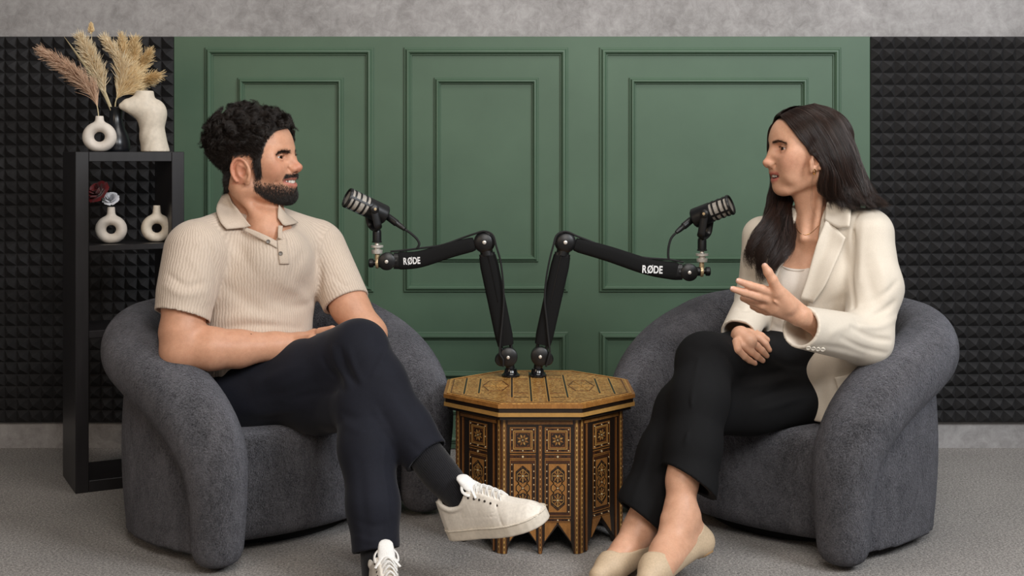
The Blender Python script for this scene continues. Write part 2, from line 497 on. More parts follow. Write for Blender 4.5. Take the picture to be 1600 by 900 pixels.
def strands(name, curves, radii, mat, parent=None):
    """curves: (n, k, 3) array or list of arrays; radii: list of arrays / (n,k)"""
    h = bpy.data.hair_curves.new(name)
    sizes = [len(c) for c in curves]; h.add_curves(sizes)
    P = np.concatenate([np.asarray(c, np.float32) for c in curves]); R = np.concatenate([np.asarray(r, np.float32) for r in radii])
    h.points.foreach_set('position', P.ravel()); h.points.foreach_set('radius', R)
    h.materials.append(mat)
    o = bpy.data.objects.new(name, h); C.objects.link(o)
    if parent is not None: adopt(o, parent)
    return o
# ================================================================== furniture
# ---- armchairs
t = NT('plush'); co = t.coord()
cs_ = t.coord('Object', (1, 1, .55)); n1 = t.noise(cs_, 8, 5, .7, 1.2); n2 = t.noise(co, 270, 3, .75, .8); n3 = t.noise(cs_, 30, 5, .72, 1.8)
mp = t.coord('Object', (1, 1, .4)); n4 = t.noise(mp, 160, 2, .6)
c = t.ramp(t.math('ADD', t.math('MULTIPLY', n1, .55), t.math('MULTIPLY', n3, .45)), [(.41, srgb(22, 21, 23)), (.60, srgb(104, 102, 106))])
c = t.mix(.42, c, t.ramp(n2, [(.36, srgb(18, 18, 19)), (.64, srgb(144, 142, 147))]))
t.set(Base_Color=c, Roughness=.9, Specular_IOR_Level=.15, Sheen_Weight=.38, Sheen_Roughness=.30, Sheen_Tint=srgb(210, 212, 225))
nb = t.noise(co, 120, 3, .6, 1.0); t.bump(t.math('ADD', t.math('MULTIPLY', n2, .7), t.math('MULTIPLY', nb, 1.2)), 1.0, .011); M['plush'] = t.mat
M['black_plastic'] = plain('black_plastic', srgb(15, 15, 17), .4, bump=(500, .08, .0006))
M['black_gloss'] = plain('black_gloss', srgb(16, 16, 18), .12)
M['black_matte'] = plain('black_matte', srgb(20, 20, 21), .8)

def armchair(org, yaw, label, src=None):
    """chair frame: x = towards the sitter's right, y = back, z up"""
    root = empty('armchair', (org[0], org[1], 0), label, 'armchair', 'plush tub armchairs')
    root.rotation_euler = (0, 0, yaw)
    if src is not None:
        for ch in list(src.children):
            c = ch.copy(); C.objects.link(c); c.parent = root
        return root
    def put(v):
        v = np.array(v, float); y = v[:, 1]; v[:, 1] = np.where(y < -.05, y, -.05 + (y + .05) * .68); return v * (.94, .89, .97)
    def fast_mesh(name, v, f, mat, parent):
        o = globals()['fast_mesh'](name, v, f, mat); o.parent = parent; return o
    # arm and back roll: one fat tube from floor to floor
    half = [(-.372, -.375, .07, .072), (-.376, -.382, .20, .080), (-.384, -.362, .315, .093), (-.400, -.27, .415, .099), (-.415, -.10, .492, .096), (-.390, .11, .535, .098), (-.285, .30, .556, .097), (-.10, .395, .563, .096)]
    pts = half + [(-x, y, z, r) for x, y, z, r in half[::-1]]
    sp = spline(pts, 5)
    s = Sdf(); s.path(sp); s.cut((0, 0, .012), (0, 0, -1), .02)
    v, f = s.mesh(.011, smooth=2)
    fast_mesh('arm_and_back_roll', put(v), f, M['plush'], root)
    # outer shell below the roll
    plan = spline([(-.372, -.30), (-.402, -.12), (-.378, .12), (-.27, .31), (-.09, .385), (.09, .385), (.27, .31), (.378, .12), (.402, -.12), (.372, -.30)], 4)
    tz = spline([(p[0], p[1]) for p in [(0, .30), (.12, .42), (.25, .48), (.4, .52), (.6, .52), (.75, .48), (.88, .42), (1, .30)]], 5)
    pf = plan.astype(np.float32); ztop = np.interp(np.linspace(0, 1, len(pf)), tz[:, 0], tz[:, 1]).astype(np.float32)
    def shell(P):
        best = np.full(P.shape[:-1], 9., np.float32); zt = np.zeros_like(best)
        for i in range(len(pf) - 1):
            ba = pf[i + 1] - pf[i]; L = float(ba @ ba); q = P[..., :2] - pf[i]; h = np.clip(q @ ba / L, 0, 1)
            e = q - h[..., None] * ba; d = np.sqrt((e * e).sum(-1)); m = d < best
            best = np.where(m, d, best); zt = np.where(m, ztop[i] + (ztop[i + 1] - ztop[i]) * h, zt)
        z = P[..., 2]; u = np.clip((z - .05) / .45, 0, 1)
        rr = .022 + .022 * np.sin(np.pi * np.clip(u * .80 + .12, 0, 1))
        return np.maximum(best - rr, np.maximum(z - zt, .03 - z))
    s = Sdf(); s.fnop('u', shell, (0, 0, .28), .62)
    v, f = s.mesh(.012, smooth=4)
    fast_mesh('outer_shell', put(v), f, M['plush'], root)
    # seat block with crowned cushion, and the inner back
    s = Sdf(); cyl = np.array((0, .25), np.float32)
    def block(P):
        d2 = np.sqrt((P[..., 0] * .92 - cyl[0]) ** 2 + (P[..., 1] - cyl[1]) ** 2) - .635
        d = np.stack((np.abs(P[..., 0]) - .315, d2, P[..., 1] - .30, np.abs(P[..., 2] - .185) - .150), -1) + .05
        return np.sqrt((np.maximum(d, 0) ** 2).sum(-1)) + np.minimum(d.max(-1), 0) - .05
    s.fnop('u', block, (0, -.04, .185), .56)
    s.ell((0, -.08, .315), (.30, .29, .052), k=.03)
    s.fnop('d', lambda P: .004 * np.exp(-((P[..., 2] - .305 + .03 * (P[..., 0] / .3) ** 2) / .006) ** 2) * (P[..., 1] < -.10), (0, -.25, .30), .5)
    v, f = s.mesh(.011, smooth=4)
    fast_mesh('seat', put(v), f, M['plush'], root)
    s = Sdf(); s.path(spline([(-.315, -.20, .34, .055), (-.325, 0, .36, .06), (-.255, .20, .37, .065), (-.10, .29, .38, .07), (.10, .29, .38, .07), (.255, .20, .37, .065), (.325, 0, .36, .06), (.315, -.20, .34, .055)], 4), flat=((0, 0, 1), 2.3))
    v, f = s.mesh(.014, smooth=2)
    fast_mesh('inner_back', put(v), f, M['plush'], root)
    m = MB(); m.lathe((0, 0, .001), (0, 0, 1), [(0, .29), (.036, .29)], 40); m.v = [tuple(q) for q in put(np.array(m.v))]; m.build('plinth', M['black_matte'], root, True)
    return root
CL = (-.742, 3.690); CR = (.847, 3.705)
chair_a = armchair(CL, math.radians(46), 'charcoal plush tub armchair with the bearded man in the beige polo sitting on it')
armchair(CR, math.radians(-47), 'charcoal plush tub armchair with the woman in the cream blazer sitting on it', chair_a)

# ---- octagonal inlaid table
def wood(name, dark, light, sc_, rough=.32):
    t = NT(name); co = t.coord('Object', (1, 1, .16)); n = t.noise(co, sc_, 5, .65, 1.0); f = t.noise(t.coord(), 260, 3, .7)
    c = t.mix(.35, t.ramp(n, [(.3, dark), (.7, light)]), t.ramp(f, [(.35, dark), (.65, light)]))
    t.set(Base_Color=c, Roughness=rough, Coat_Weight=.25, Coat_Roughness=.15); t.bump(f, .15, .0015); return t.mat
M['ebony'] = wood('ebony', srgb(24, 17, 13), srgb(46, 33, 24), 40)
M['walnut'] = wood('walnut', srgb(72, 40, 21), srgb(124, 76, 38), 45)
M['olive'] = wood('olive_wood', srgb(124, 80, 37), srgb(178, 124, 64), 50)
M['rosewood'] = wood('rosewood', srgb(54, 30, 17), srgb(92, 54, 29), 60)
M['lemon'] = plain('lemon_wood', srgb(182, 138, 76), .35, bump=(90, .1, .001))
M['pearl'] = plain('mother_of_pearl', srgb(228, 208, 166), .22, bump=(200, .05, .0005))
INL = [M['ebony'], M['walnut'], M['olive'], M['rosewood'], M['lemon'], M['pearl']]
EB, WA, OL, RO, LE, PE = range(6)
t = NT('marquetry_field'); co = t.coord()
v1 = t.node('ShaderNodeTexVoronoi', feature='DISTANCE_TO_EDGE'); v1.inputs['Scale'].default_value = 90; t.link(co, v1.inputs['Vector'])
v2 = t.node('ShaderNodeTexVoronoi'); v2.inputs['Scale'].default_value = 210; t.link(co, v2.inputs['Vector'])
lines = t.ramp(v1.outputs[0], [(.02, srgb(70, 40, 20)), (.06, srgb(214, 170, 96)), (.14, srgb(166, 112, 52))])
dots = t.ramp(v2.outputs['Color'], [(.3, srgb(104, 62, 28)), (.5, srgb(178, 126, 60)), (.75, srgb(226, 188, 118))])
n = t.noise(co, 12, 3, .6)
c = t.mix(.5, lines, dots); c = t.mix(1.0, c, t.ramp(n, [(.3, (.72, .68, .62, 1)), (.7, (1.08, 1.05, 1.0, 1))]), 'MULTIPLY')
t.set(Base_Color=c, Roughness=.34, Coat_Weight=.2, Coat_Roughness=.2); t.bump(v1.outputs[0], .12, .001); M['marquetry'] = t.mat
INL.append(M['marquetry']); MQ = 6

TZ = .402; TC = np.array((.0745, 3.565))
def octa(W, E, c=TC):
    a, e = W / 2, E / 2
    return [np.array((c[0] + x, c[1] + y)) for x, y in ((-e, -a), (e, -a), (a, -e), (a, e), (e, a), (-e, a), (-a, e), (-a, -e))]
table = empty('side_table', (TC[0], TC[1], 0), 'octagonal wooden side table covered in geometric inlay, between the armchairs', 'table')
m = MB()
def ring(W, E, z): return [np.array((p[0], p[1], z)) for p in octa(W, E)]
m.prism(ring(.522, .222, TZ - .012), (0, 0, .0105), OL)
m.prism(ring(.512, .218, TZ - .024), (0, 0, .012), EB)
m.prism(ring(.520, .221, TZ - .034), (0, 0, .010), LE)
m.prism(ring(.500, .213, TZ - .044), (0, 0, .010), EB)
m.build('table_top', INL, table)
# top inlay: marquetry field, bands
m = MB()
m.prism(ring(.506, .215, TZ - .0015), (0, 0, .0016), MQ); m.build('marquetry_field', INL, table)
m = MB()
def tstrip(x0, y0, x1, y1, wd, mi, z=TZ + .0001, h=.0009):
    a = np.array((x0, y0)); b_ = np.array((x1, y1)); d = unit(b_ - a); n_ = np.array((-d[1], d[0])) * wd / 2
    q = [a + n_, a - n_, b_ - n_, b_ + n_]
    m.prism([(TC[0] + p[0], TC[1] + p[1], z) for p in q], (0, 0, h), mi)
o8 = [p - TC for p in octa(.500, .2125)]
for i in range(8): tstrip(*o8[i], *o8[(i + 1) % 8], .005, LE)
o8 = [p - TC for p in octa(.482, .205)]
for i in range(8): tstrip(*o8[i], *o8[(i + 1) % 8], .003, WA)
for x, y0, y1 in ((-.023, -.225, .225), (.023, -.225, .225), (-.075, -.17, .17), (.075, -.17, .17), (-.165, -.11, .11), (.165, -.11, .11), (-.205, -.12, .12), (.205, -.12, .12)):
    tstrip(x - .004, y0, x - .004, y1, .003, LE); tstrip(x, y0, x, y1, .005, EB); tstrip(x + .004, y0, x + .004, y1, .003, LE)
for y in (-.17, -.11, .11, .17):
    for x0, x1 in ((-.07, -.03), (.03, .07)): tstrip(x0, y, x1, y, .004, EB if abs(y) > .15 else WA)
for sx in (-1, 1):
    for a in range(6):
        th = a * math.pi / 3; tstrip(sx * .12 + .036 * math.cos(th), .09 * math.sin(th), sx * .12 + .036 * math.cos(th + math.pi / 3), .09 * math.sin(th + math.pi / 3), .003, WA)
        tstrip(sx * .12, 0, sx * .12 + .034 * math.cos(th), .085 * math.sin(th), .0025, LE)
m.build('inlay_bands', INL, table)
# side faces
body = octa(.452, .206); HB = TZ - .044
def face(i):
    a, b_ = body[i], body[(i + 1) % 8]; L = np.linalg.norm(b_ - a); ux = np.array((*((b_ - a) / L), 0)); nrm = np.array((ux[1], -ux[0], 0)); uz = np.array((0, 0, 1.))
    o = np.array((*a, 0))
    P = lambda x, z, h: o + ux * x + uz * z + nrm * h
    cols = 2 if i % 2 == 0 else 1
    def strip(mb, x0, z0, x1, z1, h0, h1, mi): mb.prism([P(x0, z0, h0), P(x1, z0, h0), P(x1, z1, h0), P(x0, z1, h0)], nrm * (h1 - h0), mi)
    pw = .017 if cols == 2 else .047; cw = .012
    inner = L - 2 * pw; cwid = (inner - (cols - 1) * cw) / cols
    # carcase with pointed arches cut at the floor
    base = MB(); T = -.016; az = .075
    pts = [(0, 0), (pw * .9, 0)]
    for c_ in range(cols):
        x0 = pw + c_ * (cwid + cw)
        pts += [(x0 + .004, .028), (x0 + cwid / 2, az), (x0 + cwid - .004, .028)]
        if c_ < cols - 1: pts += [(x0 + cwid + .002, 0), (x0 + cwid + cw - .002, 0)]
    pts += [(L - pw * .9, 0), (L, 0), (L, HB), (0, HB)]
    if cols == 1:
        pts = [(0, 0), (.028, 0), (.034, .020), (L / 2, az + .004), (L - .034, .020), (L - .028, 0), (L, 0), (L, HB), (0, HB)]
    # split into convex strips so that faces stay planar and simple
    xs = sorted(set(round(p[0], 5) for p in pts)); low = [p for p in pts if p[1] < HB]
    lx = [p[0] for p in low]; lz = [p[1] for p in low]
    for x0, x1 in zip(xs[:-1], xs[1:]):
        z0, z1 = np.interp(x0 + 1e-6, lx, lz), np.interp(x1 - 1e-6, lx, lz)
        base.prism([P(x0, z0, T), P(x1, z1, T), P(x1, HB, T), P(x0, HB, T)], nrm * (-T), EB)
    side = base.build('side_panel', INL, table)
    mb = MB()
    # corner posts and border bands
    if cols == 1:
        for x in (.0235, L - .0305): strip(mb, x, .004, x + .007, HB - .018, 0, .0020, WA); strip(mb, x + .0025, .004, x + .0045, HB - .018, 0, .0024, OL)
    xe = L - .013
    for x in (.002, xe): strip(mb, x + .003, .001, x + .009, HB - .004, 0, .0022, LE)
    for x in (.002, xe): strip(mb, x - .0005, .001, x + .0015, HB - .004, 0, .0018, WA); strip(mb, x + .0105, .001, x + .0125, HB - .004, 0, .0018, WA)
    strip(mb, .017, HB - .016, L - .017, HB - .008, 0, .0022, OL)
    strip(mb, .017, HB - .006, L - .017, HB - .003, 0, .0018, LE)
    if cols == 2:
        xm = L / 2; strip(mb, xm - .003, .001, xm + .003, HB - .02, 0, .0022, OL); strip(mb, xm - .005, .002, xm - .0038, HB - .02, 0, .0015, WA); strip(mb, xm + .0038, .002, xm + .005, HB - .02, 0, .0015, WA)
    mb.build('border_bands', INL, side)
    dots = MB()
    def dot(x, z, r=.0016, h=.0026): dots.prism([P(x - r, z, .001), P(x, z - r, .001), P(x + r, z, .001), P(x, z + r, .001)], nrm * (h - .001), PE)
    def dash(x, z, w_, h_, mi=EB): dots.prism([P(x - w_, z - h_, .001), P(x + w_, z - h_, .001), P(x + w_, z + h_, .001), P(x - w_, z + h_, .001)], nrm * .0018, mi)
    for x in (.008, L - .007) + ((L / 2,) if cols == 2 else ()):
        for k in range(26): dash(x, .012 + k * .0128, .0011, .0034, EB if k % 2 else RO); 
        for k in range(0, 26, 2): dot(x, .0185 + k * .0128, .0012, .0032)
    for c_ in range(cols):
        x0 = pw + c_ * (cwid + cw) + .006; x1 = x0 + cwid - .012; xc = (x0 + x1) / 2; W = x1 - x0
        pn = MB()
        def fr(z0, z1, ins, wd, mi, h=.002):
            a0, a1, b0, b1 = x0 + ins, x1 - ins, z0 + ins, z1 - ins
            strip(pn, a0, b0, a1, b0 + wd, 0, h, mi); strip(pn, a0, b1 - wd, a1, b1, 0, h, mi)
            strip(pn, a0, b0 + wd, a0 + wd, b1 - wd, 0, h, mi); strip(pn, a1 - wd, b0 + wd, a1, b1 - wd, 0, h, mi)
        # upper square with star
        zt1 = HB - .024; zt0 = zt1 - W * .98
        strip(pn, x0, zt0, x1, zt1, 0, .0006, RO)
        fr(zt0, zt1, 0, .0022, OL); fr(zt0, zt1, .0085, .0022, LE); fr(zt0, zt1, .0125, .0018, OL)
        strip(pn, x0 + .0165, zt0 + .0165, x1 - .0165, zt1 - .0165, 0, .0010, EB)
        zc = (zt0 + zt1) / 2; Rr = W / 2 - .0172
        for k in range(8):
            th = k * math.pi / 4 + math.pi / 8; d0 = np.array((math.cos(th), math.sin(th))); d1 = np.array((-d0[1], d0[0]))
            q = [d0 * Rr * .22, d0 * Rr * .55 + d1 * Rr * .16, d0 * Rr * (.98 if k % 2 else .92), d0 * Rr * .55 - d1 * Rr * .16]
            pn.prism([P(xc + p[0], zc + p[1], .001) for p in q], nrm * .0012, OL if k % 2 else LE)
        for sx in (-1, 1):
            for fq in (.30, .70):
                strip(pn, x0 + W * fq - .0035, (zt1 if sx > 0 else zt0 + .011) - .0075, x0 + W * fq + .0035, (zt1 if sx > 0 else zt0 + .011) - .0035, 0, .0016, EB)
                xq = x0 + .0035 if sx < 0 else x1 - .0075; zq = zt0 + (zt1 - zt0) * fq; strip(pn, xq, zq - .0035, xq + .004, zq + .0035, 0, .0016, EB)
        for k in range(16):
            th = k * math.pi / 8; rr_ = Rr * (.42 if k % 2 else .80); xx, zz = xc + rr_ * math.cos(th), zc + rr_ * math.sin(th); r_ = .0011
            pn.prism([P(xx - r_, zz, .001), P(xx, zz - r_, .001), P(xx + r_, zz, .001), P(xx, zz + r_, .001)], nrm * .0012, LE if k % 2 else WA)
        for sx in (-1, 1):
            for sz in (-1, 1): pn.prism([P(xc + sx * Rr * a_, zc + sz * Rr * b2, .001) for a_, b2 in ((.95, .95), (.95, .6), (.78, .78), (.6, .95))][::(1 if sx * sz > 0 else -1)], nrm * .001, WA)
        for q in ((x0 + .0055, zt0 + .0055), (x1 - .0055, zt0 + .0055), (x0 + .0055, zt1 - .0055), (x1 - .0055, zt1 - .0055), (xc, zt1 - .0055), (xc, zt0 + .0055), (x0 + .0055, zc), (x1 - .0055, zc), (xc, zc)): dot(*q, .0019, .0034)
        # band between
        zb1 = zt0 - .004; zb0 = zb1 - .013
        strip(pn, x0, zb0, x1, zb1, 0, .0006, RO); strip(pn, x0, zb1 - .002, x1, zb1, 0, .002, OL); strip(pn, x0, zb0, x1, zb0 + .002, 0, .002, OL)
        dot(xc, (zb0 + zb1) / 2, .003, .0034)
        # tall panel
        zl1 = zb0 - .002; zl0 = .100
        strip(pn, x0, zl0, x1, zl1, 0, .0006, RO); fr(zl0, zl1, 0, .0016, OL); fr(zl0, zl1, .0085, .0016, EB)
        strip(pn, x0 + .0095, zl0 + .0095, x1 - .0095, zl1 - .0095, 0, .0012, OL)
        for k in range(8):
            z = zl0 + .012 + k * (zl1 - zl0 - .024) / 7; dot(x0 + .005, z, .0017, .0030); dot(x1 - .005, z, .0017, .0030)
            if k < 7:
                zz = z + (zl1 - zl0 - .024) / 14; dash(x0 + .005, zz, .0022, .0045); dash(x1 - .005, zz, .0022, .0045)
        hw = W / 2 - .0165; zc = (zl0 + zl1) / 2; hh = (zl1 - zl0) / 2 - .016
        # cartouche: two pointed medallions joined by a cross
        out = [(0, hh), (hw, hh * .74), (hw, hh * .36), (hw * .55, hh * .22), (hw, hh * .08), (hw, -hh * .08), (hw * .55, -hh * .22), (hw, -hh * .36), (hw, -hh * .74), (0, -hh), (-hw, -hh * .74), (-hw, -hh * .36), (-hw * .55, -hh * .22), (-hw, -hh * .08), (-hw, hh * .08), (-hw * .55, hh * .22), (-hw, hh * .36), (-hw, hh * .74)]
        def seg(a_, b2, wd, mi, h=.0024):
            a_ = np.array(a_); b2 = np.array(b2); d = unit(b2 - a_); n2 = np.array((-d[1], d[0])) * wd / 2
            pn.prism([P(xc + p[0], zc + p[1], .001) for p in (a_ - n2, b2 - n2, b2 + n2, a_ + n2)], nrm * (h - .001), mi)
        for s_ in (1, -1):
            pn.prism([P(xc + x_, zc + z_, .001) for x_, z_ in ((0, s_ * hh * .2), (hw * .95, s_ * hh * .36), (hw * .95, s_ * hh * .72), (0, s_ * hh * .96), (-hw * .95, s_ * hh * .72), (-hw * .95, s_ * hh * .36))][::s_], nrm * .0005, EB)
        for k in range(18): seg(out[k], out[(k + 1) % 18], .0022, EB)
        for k in range(18): seg(np.array(out[k]) * .86, np.array(out[(k + 1) % 18]) * .86, .0014, LE)
        seg((-hw * .7, -hh * .2), (hw * .7, hh * .2), .002, EB); seg((hw * .7, -hh * .2), (-hw * .7, hh * .2), .002, EB)
        for s_ in (1, -1):
            zc2 = s_ * hh * .55
            for k in range(8):
                th = k * math.pi / 4; r1 = hw * .72
                seg((r1 * .25 * math.cos(th), zc2 + r1 * .3 * math.sin(th)), (r1 * math.cos(th), zc2 + r1 * 1.35 * math.sin(th)), .0024, OL if k % 2 else LE, .0026)
                seg((r1 * .8 * math.cos(th), zc2 + r1 * 1.1 * math.sin(th)), (r1 * .8 * math.cos(th + .785), zc2 + r1 * 1.1 * math.sin(th + .785)), .0014, WA, .0024)
            for k in range(12):
                th = k * math.pi / 6 + .26; xx, zz = xc + hw * .88 * math.cos(th) * .9, zc + zc2 + hw * 1.25 * math.sin(th); r_ = .0010
                pn.prism([P(xx - r_, zz, .0012), P(xx, zz - r_, .0012), P(xx + r_, zz, .0012), P(xx, zz + r_, .0012)], nrm * .0012, LE if k % 2 else WA)
            dot(xc, zc + zc2, .0026, .0036)
        dot(xc, zc, .0022, .0036)
        for k in range(6):
            for sx in (-1, 1):
                xx = x0 + W * (.18 + .128 * k); zz = zb0 + .0065
                if abs(xx - xc) > .006 and sx > 0: strip(pn, xx - .0028, zz - .0018, xx + .0028, zz + .0018, 0, .0016, EB)
                if abs(xx - xc) > .006 and sx < 0: strip(pn, xx - .0028, .0884, xx + .0028, .0916, 0, .0016, EB)
        # lower band and spandrels of the arch
        strip(pn, x0, .084, x1, .096, 0, .0006, RO); strip(pn, x0, .094, x1, .0958, 0, .002, OL); strip(pn, x0, .084, x1, .0858, 0, .002, OL)
        for q in (x0 + .005, xc, x1 - .005): dot(q, .090, .0022, .0034)
        e0, e1 = (x0 - .006 + .004, x1 + .006 - .004) if cols == 2 else (x0 - .008, x1 + .008)
        pn.prism([P(x0, .0825, 0), P(e0 + .0015, .034, 0), P(xc - .003, .0795, 0), P(xc - .003, .0825, 0)], nrm * .0018, OL)
        pn.prism([P(x1, .0825, 0), P(xc + .003, .0825, 0), P(xc + .003, .0795, 0), P(e1 - .0015, .034, 0)], nrm * .0018, OL)
        pn.build('inlay_panel', INL, side)
    o = dots.build('inlay_dots', INL, side); o['kind'] = 'stuff'
for i in range(8): face(i)

# ---- shelf
t = NT('black_laminate'); n = t.noise(t.coord('Object', (1, 1, .1)), 40, 4, .6)
t.set(Base_Color=t.ramp(n, [(.3, srgb(28, 26, 28)), (.7, srgb(38, 36, 38))]), Roughness=.38); M['laminate'] = t.mat
SA = np.array((-1.354, 3.93, 0)); SU = unit((.883, .469, 0)); SN = np.array((-SU[1], SU[0], 0)); SW = .336; SD = .25; SH = 1.062
shelf = empty('shelf_unit', SA + SU * SW / 2 + SN * SD / 2, 'tall narrow open black shelf unit holding ring vases, left of the man', 'shelf')
def sbox(name, x0, x1, z0, z1, d0=0.0, d1=SD):
    m = MB(); R = np.stack((SU, SN, (0, 0, 1)), 1); m.box((x0, d0, z0), (x1, d1, z1), bev=.0015)
    m.v = [tuple(SA + R @ np.array(q)) for q in m.v]; return m.build(name, M['laminate'], shelf)
PT = .040
sbox('side_panel', 0, PT, 0, SH); sbox('side_panel', SW - PT, SW, 0, SH)
sbox('top_panel', PT, SW - PT, SH - .031, SH)
sbox('shelf_board', PT, SW - PT, .751, .769); sbox('shelf_board', PT, SW - PT, .480, .503); sbox('bottom_panel', PT, SW - PT, 0.0, .036)
def sat(px, py, dep):
    """point on the shelf's depth plane dep metres behind its front edge, seen at the pixel"""
    n = SN[:2]; p0 = (SA + SN * dep)[:2]; k = (px - 800) / F
    d = (p0 @ n) / (k * n[0] + n[1]); return np.array((k * d, d, HC - (py - YH) * d / F))
# ================================================================== vases and dried stems
M['ceramic'] = plain('white_ceramic', srgb(224, 212, 194), .6, bump=(90, .12, .002))
M['ceramic_b'] = plain('speckled_ceramic', srgb(222, 213, 202), .65, bump=(45, .3, .003))
M['black_ceramic'] = plain('black_ceramic', srgb(24, 25, 29), .28)
def ring_vase(px, pyb, dep, R, r, hole_shift, top, label, zb):
    p = sat(px, pyb, dep); k = p[1] / F; z0 = zb; cz = z0 + (R + r) * k * .90; x = p[0]; y = p[1]
    c = np.array((x, y, cz))
    s = Sdf(); U = np.array((SU[0], SU[1], 0)); Nn = np.array((SN[0], SN[1], 0)); R_, r_ = R * k, r * k
    U = unit(U * .35 + np.array((1, 0, 0)) * .65); Nn = np.array((-U[1], U[0], 0))
    def tor(P):
        q = P - c.astype(np.float32); u = q @ U.astype(np.float32); n = q @ Nn.astype(np.float32); v = q[..., 2] * 1.07
        a = np.sqrt(u * u + v * v) - R_; return np.sqrt(a * a + (n * .80) ** 2) - r_
    s.fnop('u', tor, c, R_ + r_ * 1.4)
    zt = z0 + top * k
    s.cap((x, y, cz + R_ * .92 + r_ * .25), r_ * .85, (x, y, zt + r_ * .2), r_ * .66, k=.008)
    s.cut((x, y, zt), (0, 0, 1), .002); s.cap((x, y, zt - .012), r_ * .38, (x, y, zt + .01), r_ * .38, mode='s')
    s.cut((x, y, z0 + .0003), (0, 0, -1), .004)
    v, f = s.mesh(.0026, smooth=2)
    o = fast_mesh('ring_vase', v, f, M['ceramic_b'] if top > 50 and px < 200 else M['ceramic'])
    tag(o, label, 'vase', 'white ring vases'); return np.array((x, y, zt))
top_a = ring_vase(155.5, 236, .06, 17.0, 8.8, 0, 56, 'white ring shaped vase on the shelf top with a pink pampas plume', SH)
top_b = ring_vase(173.7, 380, .08, 15.8, 8.3, 0, 57, 'white ring shaped vase on the middle board holding a red and a white rose', .769)
top_c = ring_vase(245, 378, .08, 15.8, 8.1, 0, 57, 'empty cream ring shaped vase on the shelf\'s middle board, beside the man\'s shoulder', .769)
# black vase
p = sat(181, 236, .15); k = p[1] / F
prof = [(0, 19), (4, 21), (14, 21.5), (26, 18.5), (38, 13.5), (48, 10.5), (56, 9.6), (64, 10.2), (69, 11.2), (70, 10.6), (66, 8.6), (52, 7.8)]
pr = spline(prof[:9], 4); pr = [tuple(q) for q in pr] + prof[9:]
m = MB(); m.lathe((p[0], p[1], SH), (0, 0, 1), [(h * k, r * k) for h, r in pr], 36)
o = m.build('black_vase', M['black_ceramic']); tag(o, 'glossy black bottle vase on the shelf top holding cream plumes', 'vase'); top_k = np.array((p[0], p[1], SH + 69 * k))
# white torso vase
def tv(px, py, dep=.10): return sat(px, py, dep)
k = tv(235, 190)[1] / F
s = Sdf(); fl = (SN, .85)
s.cap(tv(226, 156), 12.8 * k, tv(226, 130), 12.8 * k, 0)
s.chain([(*tv(238.5, 178), 19.5 * k), (*tv(237, 192), 18.5 * k), (*tv(238.5, 212), 18.8 * k), (*tv(243.5, 245), 23 * k)], k=.012)
s.chain([(*tv(238, 175), 18 * k), (*tv(224, 169), 14 * k), (*tv(210, 166), 9.0 * k), (*tv(199, 165), 5.5 * k), (*tv(190, 165.5), 2.6 * k)], k=.03)
s.cap(tv(226, 168), 14 * k, tv(226, 150), 12.5 * k, k=.012)
s.fnop('d', lambda P: .0006 * np.sin(P[..., 2] * 90 + 6 * np.sin(P[..., 0] * 40)), tv(230, 190), .2)
q = tv(226, 142); s.cut(q, (0, 0, 1), .002); s.cap(q - V3(0, 0, .03), 9 * k, q + V3(0, 0, .02), 9.5 * k, mode='s')
s.cut((0, 0, SH + .0003), (0, 0, -1), .003)
v, f = s.mesh(.0035, smooth=2)
o = fast_mesh('torso_vase', v, f, M['ceramic']); tag(o, 'white sculptural torso shaped vase on the shelf top', 'vase')

# dried stems
rng = np.random.default_rng(7)
def straw(name, a, b, rough=.8):
    t = NT(name); h = t.node('ShaderNodeHairInfo'); c = t.ramp(h.outputs['Random'], [(0, a), (1, b)]); t.set(Base_Color=c, Roughness=rough, Specular_IOR_Level=.2); return t.mat
M['pampas_pink'] = straw('pampas_pink', srgb(166, 130, 106), srgb(232, 200, 172))
M['pampas_cream'] = straw('pampas_cream', srgb(218, 192, 150), srgb(250, 238, 210))
M['pampas_gold'] = straw('pampas_gold', srgb(220, 188, 136), srgb(250, 232, 192))
M['stem'] = plain('dry_stem', srgb(206, 190, 152), .7, bump=(120, .2, .001))
def plume(name, path, wid, start, n, length, mat, label, group, lift=.55, rad=.0007, droop=.25, stem_r=.0016):
    """path: rows (px,py,dep); wid: plume half width in m"""
    pts = np.array([sat(*q) if isinstance(q, tuple) else q for q in path]); sp = spline(pts, 10)
    root = empty(name, sp[0], label, 'dried plume', group)
    m = MB(); m.tube(sp, np.linspace(stem_r, stem_r * .5, len(sp)), 6); m.build('stem', M['stem'], root)
    L = np.concatenate(([0], np.cumsum(np.linalg.norm(np.diff(sp, axis=0), axis=1)))); L /= L[-1]
    cur = []; rad_ = []
    for i in range(n):
        u = start + (1 - start) * rng.random() ** .9
        q = np.array([np.interp(u, L, sp[:, a]) for a in range(3)]); e = min(u + .02, 1); q2 = np.array([np.interp(e, L, sp[:, a]) for a in range(3)])
        q0 = np.array([np.interp(u - .02, L, sp[:, a]) for a in range(3)]); tg = unit(q2 - q0)
        d = rng.normal(size=3); d = unit(d - tg * (d @ tg))
        v = (u - start) / (1 - start); env = wid * (.35 + .9 * math.sin(math.pi * min(1, v * .8 + .12))) 
        l = length * (.55 + .6 * rng.random()) * (1.15 - .5 * v)
        pts_ = [q]; dirn = unit(tg * lift * (1.2 + .6 * rng.random()) + d * (env / length) * 1.3)
        for s_ in range(5):
            dirn = unit(dirn + V3(0, 0, -droop * .12) + rng.normal(size=3) * .10); pts_.append(pts_[-1] + dirn * l / 5)
        cur.append(np.array(pts_)); rad_.append(rad * np.array((1, 1.25, 1.2, 1, .75, .35)))
    strands('plume', cur, rad_, mat, root); return root
tp = top_a
